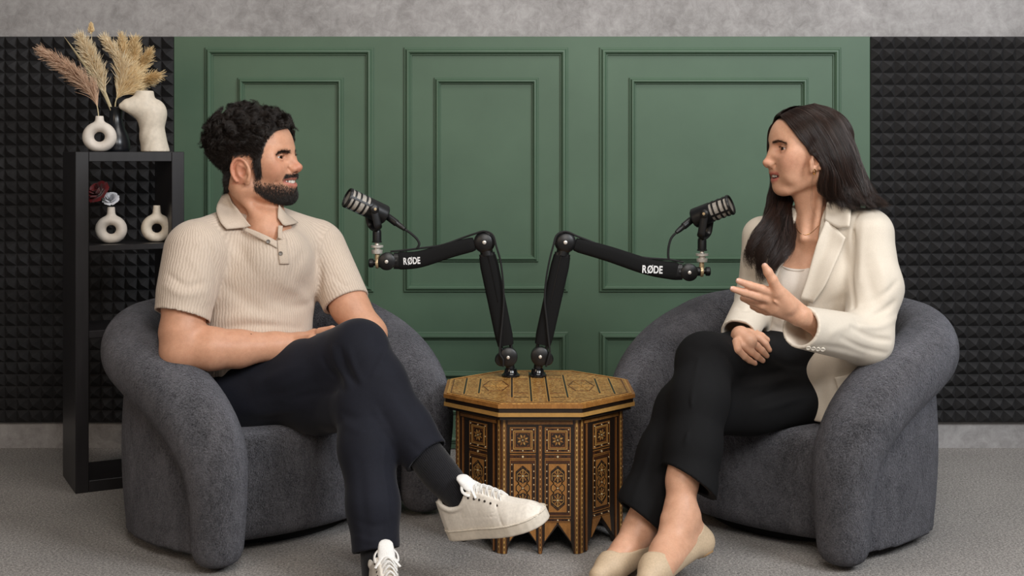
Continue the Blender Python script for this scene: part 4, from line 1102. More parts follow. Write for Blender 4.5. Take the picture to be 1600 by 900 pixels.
class Head:
    """head frame: x = where the face looks, y = the person's left, z = up; unit = u metres"""
    def __init__(s, o, fwd, u, pitch=0.0, roll=0.0):
        s.o = np.array(o, float); s.u = u; f = unit(fwd); l = unit(np.cross((0, 0, 1.), f)); up = np.cross(f, l)
        c, sn = math.cos(pitch), math.sin(pitch); f, up = f * c + up * sn, up * c - f * sn
        c, sn = math.cos(roll), math.sin(roll); l, up = l * c + up * sn, up * c - l * sn
        s.R = np.stack((f, l, up), 1)
    def __call__(s, x, y, z): return s.o + s.u * (s.R @ np.array((x, y, z), float))
    def loc(s, P): return ((P - s.o) @ s.R) / s.u
def head_field(s, H, p):
    u = H.u
    def E(c, r, k, mode='u', R=None):
        s.ell(H(*c), np.array(r) * u, H.R if R is None else R, k * u, mode)
    def Cp(a, ra, b, rb, k, mode='u'): s.cap(H(*a), ra * u, H(*b), rb * u, k * u, mode)
    def rot(ax, ang):
        return H.R @ np.array(Matrix.Rotation(ang, 3, ax))
    g = p.get
    E(p['skull'][0], p['skull'][1], 0)
    E(p['fore'][0], p['fore'][1], 14)
    E(p['mid'][0], p['mid'][1], 16)
    for y in (1, -1):
        a, b_, r = p['jaw']; Cp((a[0], a[1] * y, a[2]), r[0], (b_[0], b_[1] * y, b_[2]), r[1], 18)
        a = p['jaw'][0]; Cp((a[0] - 2, a[1] * y, a[2] + 2), r[0], (a[0] + 2, (a[1] + 4) * y, a[2] + 30), r[0] * .9, 18)
    E(p['chin'][0], p['chin'][1], 12)
    E(p['muzzle'][0], p['muzzle'][1], 12)
    ch = p['cheek']
    for y in (1, -1): E((ch[0][0], ch[0][1] * y, ch[0][2]), ch[1], 16)
    ap = p['apple']
    for y in (1, -1): E((ap[0][0], ap[0][1] * y, ap[0][2]), ap[1], 14)
    br = p['brow']
    for y in (1, -1): Cp((br[0][0], br[0][1] * y, br[0][2]), br[2], (br[1][0], br[1][1] * y, br[1][2]), br[2] * .85, 10)
    ey = p['eye']
    for y in (1, -1): E((ey[0] + 12, (ey[1] + .5) * y, ey[2] + 1), (12, 12.5, 8), 9, 's', rot('Z', y * .35))
    # nose
    n = p['nose']
    Cp((n[0][0] - 4, 0, n[0][1]), 5.0, (n[1][0] - 5.5, 0, n[1][1]), 5.4, 9)
    Cp((n[1][0] - 5.5, 0, n[1][1]), 5.2, (n[2][0] - g('tipr', 6.6), 0, n[2][1]), g('tipr', 6.6), 6)
    for y in (1, -1):
        E((n[2][0] - 13, p['ala'][0] * y, n[2][1] - 3.0), (7.2, g('alr', 4.6), 5.2), 5)
        E((n[2][0] - 7.0, 2.4 * y, n[2][1] - .8), (5.4 * g('tipr', 6.6) / 6.6, 4.2, 4.8 * g('tipr', 6.6) / 6.6), 4)
    Cp((n[2][0] - 7, 0, n[2][1] - 5), 2.8, (n[3][0] - 3, 0, n[3][1] + 1.5), 3.0, 4)
    for y in (1, -1): E((n[2][0] - 11, 4.2 * y, n[2][1] - 8.2), (4.2, 2.2, 2.4), 1.5, 's', rot('Z', -y * .3))
    for y in (1, -1): Cp((n[2][0] - 18, (p['ala'][0] + 5.5) * y, n[2][1] - 1), .9, (n[2][0] - 13, (p['ala'][0] + 5.2) * y, n[2][1] - 7), .8, 3.5, 's')
    # smile creases
    sm = p['crease']
    for y in (1, -1):
        A = [H(a[0], a[1] * y, a[2]).astype(np.float32) for a in sm]; amp = p.get('cr', 1.2) * u; wd = 3.2 * u
        def crease(P, A=A):
            best = np.full(P.shape[:-1], 9., np.float32)
            for i in range(len(A) - 1):
                ba = A[i + 1] - A[i]; q = P - A[i]; h = np.clip(q @ ba / float(ba @ ba), 0, 1); e = q - h[..., None] * ba; np.minimum(best, (e * e).sum(-1), out=best)
            return amp * np.exp(-best / (wd * wd))
        s.fnop('d', crease, A[1], 20 * u)
    # mouth
    cx, cy, cz = p['corner']; ul, ll = p['ulip'], p['llip']
    m = p['mouth']; E(m[0], m[1], 3, 's')
    def lip(L, r0, r1, sag, bow=0):
        pts = []
        for t in np.linspace(-1, 1, 13):
            a = abs(t); x = L[0] - r1 - (L[0] - r1 - cx) * a ** 2.1; z = L[1] + (cz - L[1]) * a ** sag
            if bow: z -= bow * math.exp(-(t / .14) ** 2) - bow * .6 * math.exp(-((a - .22) / .14) ** 2)
            r = r0 + (r1 - r0) * (1 - a ** 2.4); pts.append((*H(x, cy * t, z), r * u))
        s.path(np.array(pts), 2.6 * u)
    lip(ul, 1.0, p['lr'][0], 1.7, p.get('bow', 1.0)); lip(ll, 1.0, p['lr'][1], 1.9)
    # eyelids around the ball
    er = p['er']
    for y in (1, -1):
        c = H(ey[0], ey[1] * y, ey[2]); s.ball(c, (er + 1.7) * u, 3.5 * u)
        top, bot = p['slit']
        sl = H.R.astype(np.float32); c32 = c.astype(np.float32)
        def slit(P, y=y, c32=c32):
            q = (P - c32) @ sl / u; yy = q[..., 1] * y; w_ = np.clip(1 - ((yy - 1.0) / (er * .97)) ** 2, 0, 1)
            tilt = (yy) * .07
            hi = top * w_ ** .8 + tilt; lo = -bot * w_ ** .9 + tilt
            d = np.maximum(q[..., 2] - hi, lo - q[..., 2]); d = np.maximum(d, -(q[..., 0] - 1.0)); d = np.maximum(d, np.abs(yy - 1.0) - er * .96); d = np.maximum(d, np.sqrt((q * q).sum(-1)) - er - 2.6)
            return d * u
        s.fnop('s', slit, c, (er + 8) * u, .5 * u)
        # upper lid fold
        q = [H(ey[0] + er * .95 - abs(t) * 3.2, (ey[1] + t * er * .95) * y, ey[2] + top + 2.6 - 1.6 * t * t) for t in np.linspace(-.95, .95, 6)]
        s.path(np.array([(*a, .45 * u) for a in q]), 1.6 * u, 's')
    # ears
    e = p['ear']; erx, erz = p['earr']; tl = p.get('eart', .25)
    for y in (1, -1):
        def EP(a, b_, o): return H(e[0] + a * math.cos(tl) - b_ * math.sin(tl), (e[1] + o) * y, e[2] + b_ * math.cos(tl) + a * math.sin(tl) * .6)
        s.ell(EP(-1, 0, 0), np.array((erx * .99, 4.6, erz * 1.0)) * u, H.R, 3 * u)
        hel = []
        for th in np.linspace(-.9, 3.95, 18):
            ca, sa = math.cos(th), math.sin(th); hel.append((*EP(erx * ca * .98, erz * sa, 3.0 + 2.2 * (ca < 0) * -ca), (2.5 if th < 3.3 else 2.1) * u))
        s.path(np.array(hel), 1.6 * u)
        s.path(np.array([(*EP(erx * .35 * math.cos(t), erz * .50 * math.sin(t) + 1, 3.6), 1.5 * u) for t in np.linspace(1.0, 4.6, 8)]), 2 * u)
        s.ell(EP(erx * .25, -1.5, 5.5), np.array((erx * .36, 6.0, erz * .38)) * u, H.R, 2 * u, 's')
        s.ell(EP(erx * .42, -erz * .88, 1.0), np.array((5.0, 3.0, 6.0)) * u, H.R, 3 * u)
        s.ell(EP(erx * .82, -2.5, 2.6), np.array((3.4, 2.6, 4.4)) * u, H.R, 2.5 * u)
def eyes(H, p, parent, look):
    """eyeballs looking along the head-frame direction look"""
    ey = p['eye']; er = p['er']; d = unit(H.R @ unit(look))
    for y in (1, -1):
        c = H(ey[0], ey[1] * y, ey[2]); r = er * H.u; m = MB()
        pr = [(math.cos(th) * r, math.sin(th) * r) for th in np.linspace(0.02, math.pi - .02, 22)]
        m.lathe(c, d, [(h, q) for h, q in pr][::-1], 28, 0)
        for (r_, mi, lift) in ((.50, 1, .012), (.22, 2, .02)):
            th = np.linspace(math.asin(r_), .02, 6); m.lathe(c, d, [(math.cos(a) * r * (1 + lift), math.sin(a) * r * (1 + lift)) for a in th], 24, mi)
        m.build('eye', [M['sclera'], M['iris'], M['pupil']], parent)
def teeth(H, p, parent, lower=False):
    x, w_, z, h_ = p['teeth']; m = MB(); root = None
    n = 8
    for i in range(n):
        t0 = (i - n / 2 + .5) / (n / 2); xx = x - (abs(t0) ** 2) * 13; yy = w_ * math.sin(t0 * 1.15) / math.sin(1.15)
        wd = w_ / n * (1.05 if abs(t0) < .5 else .85); hh = h_ * (1.0 if abs(t0) < .3 else .88)
        R = H.R @ np.array(Matrix.Rotation(t0 * .9, 3, 'Z'))
        lo = np.array((-2.2, -wd * .96, -hh)) * H.u; hi = np.array((1.2, wd * .96, hh)) * H.u
        b_ = MB(); b_.box(lo, hi, bev=1.0 * H.u); b_.v = [tuple(H(xx, yy, z) + R @ np.array(v)) for v in b_.v]
        m.add(b_.v, b_.f)
    o = m.build('teeth', M['enamel'], parent); o['kind'] = 'stuff'; return o
# ================================================================== the man
man = empty('person', (at(420, 640, 3.5)[0], 3.55, 0), 'bearded man with dark curly hair in a beige knit polo, sitting cross-legged and smiling', 'person')
HM = Head(at(390, 245, 3.5), (math.cos(math.radians(15)), -math.sin(math.radians(15)), 0), 3.5 / F)
PM = dict(skull=((2, 0, 19), (66, 52.5, 48)), fore=((24, 0, 15), (41, 47, 41)), mid=((34, 0, -14), (40, 43, 44)),
          jaw=((6, 39, -46), (56, 14, -60), (12, 12)), chin=((65, 0, -59), (13.5, 15, 12)), muzzle=((54, 0, -34), (22, 25, 21)),
          cheek=((46, 35, -6), (15, 11, 11)), apple=((53, 28, -21), (14, 12, 12)), brow=((63, 8, 8), (52, 35, 6), 6.0),
          eye=(57.5, 21.5, -1), er=8.0, slit=(2.5, 2.0), nose=((67.5, 5), (76.5, -5), (89, -16), (77, -26)), ala=(7.6,),
          crease=[(69, 15, -20), (64, 22, -27), (58, 28, -38)], corner=(58, 24, -35.5), ulip=(78, -32.5), llip=(79, -45), lr=(2.8, 3.5),
          mouth=((72, 0, -38.6), (16, 21, 4.2)), ear=(14, 54, -22), earr=(14.5, 19.5), tipr=5.7, alr=4.2, cr=1.3, teeth=(73.5, 18, -37.2, 4.2))
mb = Sdf(); head_field(mb, HM, PM)
HU = HM.u
# neck and trunk (the trunk is under the shirt)
mb.cap(HM(-1, 0, -36), 35 * HU, J(394, 352, 3.54)[:3], 41 * HU, 14 * HU)
mb.cap(HM(22, 0, -58), 14 * HU, J(424, 352, 3.47)[:3], 22 * HU, 18 * HU)
for y in (1, -1): mb.cap(HM(-14, 36 * y, -36), 7 * HU, J(424, 366, 3.44)[:3] + np.array((0, y * .015, 0)), 6 * HU, 14 * HU)
mb.ell(HM(44, 0, -86), np.array((8, 7, 9)) * HU, HM.R, 12 * HU)
TA = math.radians(38); TFm = V3(math.sin(TA), -math.cos(TA), 0); TLm = V3(math.cos(TA), math.sin(TA), 0); TRm = np.stack((TFm, TLm, (0, 0, 1)), 1)
# a separate field for the trunk, then the sleeves: shirt = trunk + sleeves
st = Sdf()
st.ell(J(404, 430, 3.525)[:3], (.135, .178, .17), TRm)
st.ell(J(398, 525, 3.51)[:3], (.130, .165, .16), TRm, .06)
st.ell(J(392, 585, 3.52)[:3], (.135, .165, .10), TRm, .05)
st.ell(J(420, 405, 3.43)[:3], (.055, .06, .07), TRm, .06); st.ell(J(448, 402, 3.46)[:3], (.05, .06, .065), TRm, .06)
st.cap(J(385, 356, 3.53)[:3], .070, J(312, 383, 3.39)[:3], .068, .05)
st.cap(J(412, 356, 3.54)[:3], .066, J(492, 378, 3.61)[:3], .066, .05)
trunk = Sdf(); trunk.ops = list(st.ops)
q = hit(trunk, 421, 366); vd = unit(q - np.array((0, 0, HC))); mb.ell(q + vd * .050, (.043, .060, .055), TRm, .04)
mb.ell(J(405, 425, 3.53)[:3], (.10, .17, .15), TRm, .05); mb.ell(J(402, 530, 3.52)[:3], (.09, .14, .15), TRm, .05)
mb.cap(J(318, 380, 3.40)[:3], .045, J(492, 374, 3.61)[:3], .045, .05)
# right arm (near)
mb.chain([J(303, 392, 3.37, 33), J(290, 470, 3.32, 35), J(284, 520, 3.30, 33), J(284, 546, 3.29, 29)], .03, .02)
mb.chain([J(284, 547, 3.29, 30), J(330, 545, 3.30, 32), J(372, 545, 3.325, 28), J(430, 541, 3.36, 20.5), J(462, 538, 3.385, 17.5)], .02, .02)
mb.ball(J(270, 553, 3.28)[:3], 14 * 3.28 / F, .03)
# hand resting on the thigh
fl = ((0, 0, 1.), .62)
mb.cap(J(462, 538, 3.385)[:3], .031, J(494, 527, 3.40)[:3], .036, .02, flat=((.2, .3, 1.), .62))
for (a, b_, c_) in (((500, 519, 3.375), (519, 515, 3.36), (533, 520, 3.345)), ((503, 523, 3.395), (524, 517, 3.38), (539, 522, 3.36)), ((502, 526, 3.415), (523, 521, 3.405), (537, 527, 3.39)), ((498, 529, 3.43), (516, 526, 3.43), (528, 531, 3.42))):
    mb.chain([J(*a, 7.2), J(*b_, 6.2), J(*c_, 5.4)], .006, .004)
mb.chain([J(470, 533, 3.36, 9), J(487, 530, 3.335, 7.6), J(503, 529, 3.325, 6.2)], .012, .005)
# left arm (far)
mb.chain([J(505, 388, 3.61, 28), J(546, 478, 3.553, 29), J(576, 522, 3.52, 27), J(545, 545, 3.49, 25), J(508, 548, 3.46, 18)], .03, .02)
mb.cap(J(508, 548, 3.46)[:3], .03, J(480, 545, 3.45)[:3], .034, .02)
for k in range(4): mb.chain([J(478, 540 + 6 * k, 3.44, 7), J(462, 540 + 6 * k, 3.42, 6), J(452, 546 + 6 * k, 3.41, 5)], .006, .004)
mb.chain([J(490, 556, 3.42, 8), J(478, 560, 3.39, 6.5)], .01)
# hips, legs, feet (inside the trousers and shoes)
mb.cap(J(395, 590, 3.47)[:3], .06, J(440, 590, 3.60)[:3], .06, .05)
mb.chain([J(380, 612, 3.46, 36), J(562, 548, 3.28, 30), J(668, 712, 3.15, 22), J(716, 775, 3.10, 20), J(800, 800, 3.06, 13)], .03, .02)
mb.chain([J(430, 608, 3.62, 36), J(565, 632, 3.22, 30), J(590, 858, 3.06, 22), J(590, 905, 3.05, 19), J(606, 925, 2.92, 15)], .03, .02)
v, f = mb.mesh(.0024, smooth=2)
# colour of the skin itself: lips, beard shadow, ears, knuckles
L = HM.loc(v); base = np.array(srgb(206, 156, 127)[:3]); col = np.tile(base, (len(v), 1))
def blend(c, w_):
    global col
    col = col * (1 - w_[:, None]) + np.array(c[:3]) * w_[:, None]
inh = (L[:, 2] > -78) & (np.abs(L[:, 1]) < 75) & (np.abs(L[:, 0]) < 100)
def sm(x, a, b_): t_ = np.clip((x - a) / (b_ - a), 0, 1); return t_ * t_ * (3 - 2 * t_)
blend(srgb(196, 124, 98), .5 * inh * (gauss(L, (56, -30, -16), 16) + gauss(L, (56, 30, -16), 16)))
blend(srgb(190, 112, 90), .55 * inh * (gauss(L, (84, 0, -17), 12)))
blend(srgb(196, 122, 98), .5 * inh * (np.abs(L[:, 1]) > 53) * sm(L[:, 0], 26, 16) * (L[:, 2] > -42))
# beard region: below a line from sideburn to mouth corner, plus moustache
ax, ay, az = L[:, 0], np.abs(L[:, 1]), L[:, 2]
line = np.interp(ax, (10, 22, 34, 46, 58, 70, 90), (-14, -20, -33, -38, -38, -40, -40))
beard = sm(line - az, -5, 22) * sm(ax, 25, 32) * sm(az - np.interp(ax, (20, 32, 42, 52, 64), (-42, -54, -64, -71, -77)), -3, 4) * inh * sm(az, -80, -66)
stache = sm(ax, 60, 66) * sm(-az, 24.5, 28.5) * sm(az, -36, -33) * sm(26 - ay, 0, 6) * inh * (ax < 82)
soul = gauss(L, (76, 0, -52), 6) * .8
beard = np.clip(np.maximum(beard * np.where(ax < 33, sm(54.5 - ay, 0, 3), 1), stache), 0, 1)
lipw = inh * sm(ax, 57, 61) * sm(24.5 - ay, 0, 3) * np.exp(-((az - np.interp(ay, (0, 12, 24), (-38.8, -38.2, -35.5))) / np.interp(ay, (0, 14, 24), (10.2, 8.2, 2.5))) ** 6)
ulip_w = lipw * (az > -36); 
beard = beard * (1 - lipw)
blend(srgb(62, 44, 36), beard * .55)
blend(srgb(182, 112, 100), lipw * .9)
brw = inh * np.exp(-((az - np.interp(ay, (6, 20, 36), (7.5, 8.5, 1.5))) / np.interp(ay, (6, 30, 38), (2.9, 2.2, 1.1))) ** 4) * sm(ay, 5, 9) * sm(38 - ay, 0, 6) * (ax > 40)
blend(srgb(50, 36, 30), brw * .6)
scalp = inh * np.clip(sm(az - np.interp(ax, (-80, -30, -10, -5, 29, 32, 41, 44, 47, 52, 62, 72, 90), (-62, -58, -46, 1, 1, -36, -32, -6, 13, 31, 44, 50, 60)), -2, 5), 0, 1)
blend(srgb(22, 17, 15), scalp * .97)
body = fast_mesh('body', v, f, M['skin'], man, attrs={'tone': col})
eyes(HM, PM, man, (1, -.22, -.02)); teeth(HM, PM, man)
# ---- hair: curls rooted on the scalp
rng = np.random.default_rng(11); vn = vnormals(v, f)
idx = np.nonzero((scalp > .6) & ((az > -50)))[0]
def hairline_len(x, y, z):
    top = np.clip((z - 10) / 60, 0, 1); return 9 + 11 * top + 4 * np.clip((-x) / 60, 0, 1)
curves = []; rads = []
ctr = rng.choice(idx, 330); CT = v[ctr]; cdir = rng.normal(size=(330, 3)); cphase = rng.random(330) * 6.28; cturn = .8 + .9 * rng.random(330); crad = 3.4 + 2.6 * rng.random(330); clen = .75 + .6 * rng.random(330)
pick = rng.choice(idx, 6000)
for i in pick:
    p0 = v[i]; l = L[i]; n = vn[i]; ln = hairline_len(*l) * HU
    ln *= np.interp(l[2], (-50, -20, 5, 22), (.14, .34, .6, 1)) * np.interp(l[0], (18, 36), (1, np.interp(l[2], (10, 32), (.35, 1))))
    if l[2] < -12 or ln < 4.5 * HU: continue
    c_ = int(((CT - p0) ** 2).sum(1).argmin()); ln *= clen[c_]
    nl = 14; t_ = np.linspace(0, 1, nl); out = unit(vn[ctr[c_]] * .6 + n * .4 + HM.R @ np.array((.12, 0, .28)) + cdir[c_] * .26 + rng.normal(size=3) * .10)
    a = unit(np.cross(out, cdir[c_])); b_ = np.cross(out, a); R = crad[c_] * HU * min(1, ln / (18 * HU)); turns = cturn[c_]; ph = cphase[c_] + rng.normal() * .3
    root = p0 + (CT[c_] - p0)[None] * (.50 * t_ ** .8)[:, None]
    c = root + out * (ln * .85 * t_ ** .85)[:, None] + (a * np.cos(ph + turns * 6.28 * t_)[:, None] + b_ * np.sin(ph + turns * 6.28 * t_)[:, None] - a * math.cos(ph) - b_ * math.sin(ph)) * (R * np.minimum(1, t_ * 2.2))[:, None]
    for q in range(4):
        curves.append(c + rng.normal(size=3) * .0010 + rng.normal(size=(1, 3)) * .0018 * t_[:, None]); rads.append(.00038 * (1 - .5 * t_))
strands('hair', curves, rads, M['hair_black'], man)
def short(name, w_, n, ln, dirn, mat, rad=.00042, lift=.55, thr=.25):
    prob = np.clip(w_, 0, 1) ** 1.5; prob[prob < thr ** 1.5] = 0; prob /= prob.sum(); pk = rng.choice(len(v), n, p=prob); cs = []; rs = []
    for i in pk:
        d = HM.R @ dirn(L[i]); d = unit(d - vn[i] * (d @ vn[i]) + vn[i] * lift + rng.normal(size=3) * .22); l = ln * HU * (.6 + .6 * rng.random())
        p0 = v[i] + rng.normal(size=3) * .0012; cs.append(np.array([p0 - vn[i] * .0005, p0 + d * l * .5, p0 + d * l + (HM.R @ dirn(L[i])) * l * .12])); rs.append(np.array((rad, rad * .9, rad * .35)))
    return strands(name, cs, rs, mat, man)
low = scalp * sm(-az, -26, -8) * (np.abs(L[:, 1]) < 70)
short('hair', low, 9000, 6.5, lambda l: unit(np.array((-.55 if l[0] < 20 else -.12, .1 * np.sign(l[1]), -.8))), M['hair_black'], .00042, .45, .2)
short('hair', scalp * sm(az, -14, 4), 12000, 9.0, lambda l: unit(np.array((-.2, .3 * np.sign(l[1]), .3))), M['hair_black'], .00042, .9, .2)
short('beard', beard, 15000, 2.9, lambda l: unit(np.array((.35, .1 * np.sign(l[1]), -1.0))), M['hair_black'], .00028, .4, .12)
short('eyebrow', brw * (L[:, 1] < 0), 330, 4.6, lambda l: unit(np.array((-.35, -1.0, .25))), M['hair_black'], .00034, .15)
short('eyebrow', brw * (L[:, 1] > 0), 330, 4.6, lambda l: unit(np.array((-.35, 1.0, .25))), M['hair_black'], .00034, .15)
# lashes
cs = []; rs = []
for y in (1, -1):
    for t_ in np.linspace(-.7, .95, 15):
        e = PM['eye']; er_ = PM['er']; dy = .6 + t_ * er_ * .98; dz = PM['slit'][0] * (1 - t_ * t_) ** .8 + .3 + t_ * .5; q = HM(e[0] + math.sqrt(max((er_ + 1.5) ** 2 - dy * dy - dz * dz, 1)), (e[1] + dy) * y, e[2] + dz)
        d = HM.R @ unit((1, .5 * t_ * y, .45)); cs.append(np.array([q, q + d * 1.0 * HU, q + d * 1.8 * HU + HM.R @ np.array((0, 0, .6)) * HU])); rs.append(np.array((.00022, .00018, .00008)))
strands('eyelashes', cs, rs, M['hair_black'], man)
# ---- beige knit polo
M['polo'] = ribbed('beige_rib_knit', srgb(190, 173, 157), srgb(210, 194, 178), .0085, .0020, 700)
M['polo_plain'] = cloth('beige_knit_flat', srgb(182, 165, 148), srgb(212, 196, 179), 600, .0015, bstr=.4)
st.cap(J(303, 394, 3.37)[:3], .076, J(291, 455, 3.325)[:3], .074, .03)
def sleeve(s, a, b_, ra, rb, nrm, armr, k):
    """open tube of cloth from a to b ending at the plane through b"""
    A, Bp = np.array(a[:3], np.float32), np.array(b_[:3], np.float32); n = unit(nrm).astype(np.float32); ba = Bp - A; Lq = float(ba @ ba); far = Bp + ba * .6
    def fn(P):
        q = P - A; h = np.clip(q @ ba / Lq, 0, 1.6); d = np.sqrt(((q - h[..., None] * ba) ** 2).sum(-1)) - (ra + (rb - ra) * np.minimum(h, 1.15))
        return np.maximum(d, (P - Bp) @ n)
    s.fnop('u', fn, (A + Bp) / 2, math.sqrt(Lq) / 2 + max(ra, rb), k)
    s.cap(Bp - ba * .22, armr, far, armr * 1.15, .004, 's')
dn = unit(J(286, 500, 3.31)[:3] - J(300, 420, 3.35)[:3])
sleeve(st, J(303, 394, 3.37), J(285, 494, 3.31), .076, .0735, dn + V3(-.10, -.05, 0), .0655, .015)
dn2 = unit(J(542, 472, 3.555)[:3] - J(508, 390, 3.61)[:3])
sleeve(st, J(503, 388, 3.615), J(541, 473, 3.558), .069, .067, dn2 + V3(.02, -.12, 0), .056, .02)
base_s = Sdf(); base_s.ops = list(st.ops)
folds(st, [([(334, 474), (338, 430), (330, 395), (318, 370)], -.006, .010), ([(502, 470), (500, 430), (496, 395)], -.005, .010),
           ([(338, 500), (380, 494), (430, 498)], .004, .014), ([(345, 514), (400, 508), (470, 512)], -.004, .010), ([(430, 470), (460, 480), (492, 468)], -.004, .014),
           ([(350, 445), (380, 468), (415, 490)], -.004, .016), ([(440, 440), (470, 460), (490, 485)], .004, .016), ([(300, 405), (318, 436), (322, 470)], .004, .010), ([(262, 428), (290, 446), (318, 442)], -.004, .008), ([(258, 446), (285, 460), (322, 455)], .004, .009),
           ([(352, 366), (375, 390), (400, 430)], -.003, .016), ([(480, 385), (465, 410), (450, 440)], -.003, .016), ([(520, 430), (538, 446), (552, 444)], -.003, .007), ([(345, 560), (360, 580), (372, 598)], -.005, .010), ([(330, 560), (345, 582), (352, 598)], .004, .008)])
# neck opening and hem
st.cap(J(398, 372, 3.535)[:3], .068, J(392, 290, 3.53)[:3], .085, .008, 's')
VA, VB, VC = (hit(trunk, *p) for p in ((384, 353), (433.5, 379), (437, 344)))
n1 = np.cross(VB - VA, TFm); n1 = unit(n1 if n1[2] < 0 else -n1).astype(np.float32); n2 = np.cross(VC - VB, TFm); n2 = unit(n2 if n2 @ (VA - VB) < 0 else -n2).astype(np.float32); VB32 = VB.astype(np.float32); tf32 = TFm.astype(np.float32)
st.fnop('s', lambda P: np.maximum(np.maximum((P - VB32) @ n1, (P - VB32) @ n2), -((P - VB32) @ tf32) - .09), VB + V3(0, 0, .06), .14, .003)
vs_, fs_ = st.mesh(.0034, smooth=2)
ang = lambda P, o: np.arctan2((P - o) @ TLm, (P - o) @ TFm)
rib_t = ang(vs_, J(400, 450, 3.53)[:3]) * .165
h1, d1, e1 = seg_par(vs_, J(303, 394, 3.37), J(285, 494, 3.31)); h2, d2, e2 = seg_par(vs_, J(503, 388, 3.615), J(538, 470, 3.56))
dt = trunk.eval(vs_)
rib1 = np.arctan2(e1 @ TLm, e1 @ TFm) * .075 + .01; rib2 = np.arctan2(e2 @ TLm, e2 @ TFm) * .066
w1 = (dt > .004) & (d1 < d2); w2 = (dt > .004) & (d2 <= d1)
rib = np.where(w1, rib1, np.where(w2, rib2, rib_t))
polo = fast_mesh('polo_shirt', vs_, fs_, M['polo'], man, attrs={'rib': rib}); polo['label'] = 'beige ribbed knit polo shirt'
# collar, placket, buttons
def P_(s, px, py, off): 
    q = hit(s, px, py); return at(px, py, 3.45) if q is None else q + unit(np.array((0, 0, HC)) - q) * off
cs_ = Sdf(); cs_.ops = list(base_s.ops)
rows = [[at(347, 305, 3.50), at(338, 325, 3.43), at(344, 346, 3.405), at(354, 358, 3.40)],
        [at(356, 303, 3.475), at(356, 322, 3.42), at(362, 345, 3.40), at(368, 357, 3.395)],
        [at(361, 313, 3.452), at(368, 327, 3.415), at(376, 345, 3.398), at(384, 355, 3.39)],
        [at(366, 322, 3.44), at(376, 333, 3.41), at(386, 346, 3.40), at(392, 353, 3.395)]]
def clamp_rows(rows, s, off):
    out = []
    for r in rows:
        o = []
        for q in r:
            px, py = 800 + q[0] * F / q[1], YH + (HC - q[2]) * F / q[1]; h_ = hit(s, px, py)
            o.append(q if h_ is None else h_ + unit(np.array((0, 0, HC)) - h_) * off)
        out.append(o)
    return out
nk = Sdf(); nk.ops = list(st.ops) + list(mb.ops)
sheet('collar', clamp_rows(rows, nk, .010), .005, M['polo_plain'], polo)
rows = [[at(436, 320, 3.47), at(446, 332, 3.50), at(457, 341, 3.53), at(466, 348, 3.53)], [at(434, 330, 3.46), at(442, 340, 3.47), at(450, 347, 3.49), at(456, 351, 3.50)], [at(434, 340, 3.45), at(438, 346, 3.45), at(442, 351, 3.46), at(446, 353, 3.46)]]
sheet('collar', clamp_rows(rows, nk, .009), .005, M['polo_plain'], polo)
# placket strip with two buttons
rows = [[P_(nk, 433, 376, .003), P_(nk, 434, 388, .003), P_(nk, 435.5, 402, .003), P_(nk, 437, 413, .003)], [P_(nk, 440, 374, .0035), P_(nk, 441.5, 388, .0035), P_(nk, 443, 402, .0035), P_(nk, 444.5, 413, .0035)], [P_(nk, 447, 371, .003), P_(nk, 449, 387, .003), P_(nk, 451, 402, .003), P_(nk, 452, 413, .003)]]
sheet('placket', rows, .003, M['polo_plain'], polo)
rows = [[P_(nk, 384, 355, .005), P_(nk, 400, 361, .004), P_(nk, 418, 369, .004), P_(nk, 433, 377, .004)], [P_(nk, 380, 360, .004), P_(nk, 397, 369, .004), P_(nk, 415, 378, .004), P_(nk, 433, 388, .004)]]
sheet('placket', rows, .004, M['polo_plain'], polo)
rows = [[P_(nk, 435, 352, .006), P_(nk, 434, 362, .006), P_(nk, 434, 372, .005)], [P_(nk, 442, 353, .006), P_(nk, 441, 364, .006), P_(nk, 441, 375, .005)]]
sheet('placket', rows, .003, M['polo_plain'], polo)
M['button'] = plain('horn_button', srgb(112, 104, 96), .3)
for px, py in ((419, 377.5), (438.5, 396)):
    q = P_(nk, px, py, .005); n_ = unit(V3(0, -1, .25) + TFm * .6); m = MB(); m.lathe(q, n_, [(0, .0052), (.0016, .0056), (.0022, .0048), (.0016, .0036)], 18); m.build('button', M['button'], polo)

# ---- navy trousers
M['navy'] = cloth('navy_twill', srgb(17, 18, 25), srgb(32, 34, 45), 900, .0008, rough=.8, sheen=.10, bstr=.25, mott=(9, .2))
tr = Sdf()
tr.ell(J(400, 608, 3.54)[:3], (.155, .185, .105), TRm)
tr.chain([J(374, 618, 3.45, 60), J(480, 583, 3.37, 51), J(560, 546, 3.285, 46)], .06, .04)
rsh = [J(560, 547, 3.285, 46), J(590, 600, 3.24, 44), J(636, 672, 3.18, 39), J(676, 726, 3.14, 37)]
c_ = J(668, 712, 3.15); leg(tr, rsh, c_, rsh[3][:3] - rsh[2][:3], .0505, .02, .03)
tr.chain([J(430, 612, 3.62, 60), J(500, 622, 3.42, 52), J(568, 634, 3.225, 45)], .06, .04)
lsh = [J(568, 636, 3.225, 44), J(574, 700, 3.16, 43), J(583, 790, 3.09, 39), J(589, 880, 3.045, 37)]
c_ = J(588, 860, 3.055); leg(tr, lsh, c_, unit(lsh[3][:3] - lsh[2][:3]) + V3(.05, 0, 0), .049, .02, .03)
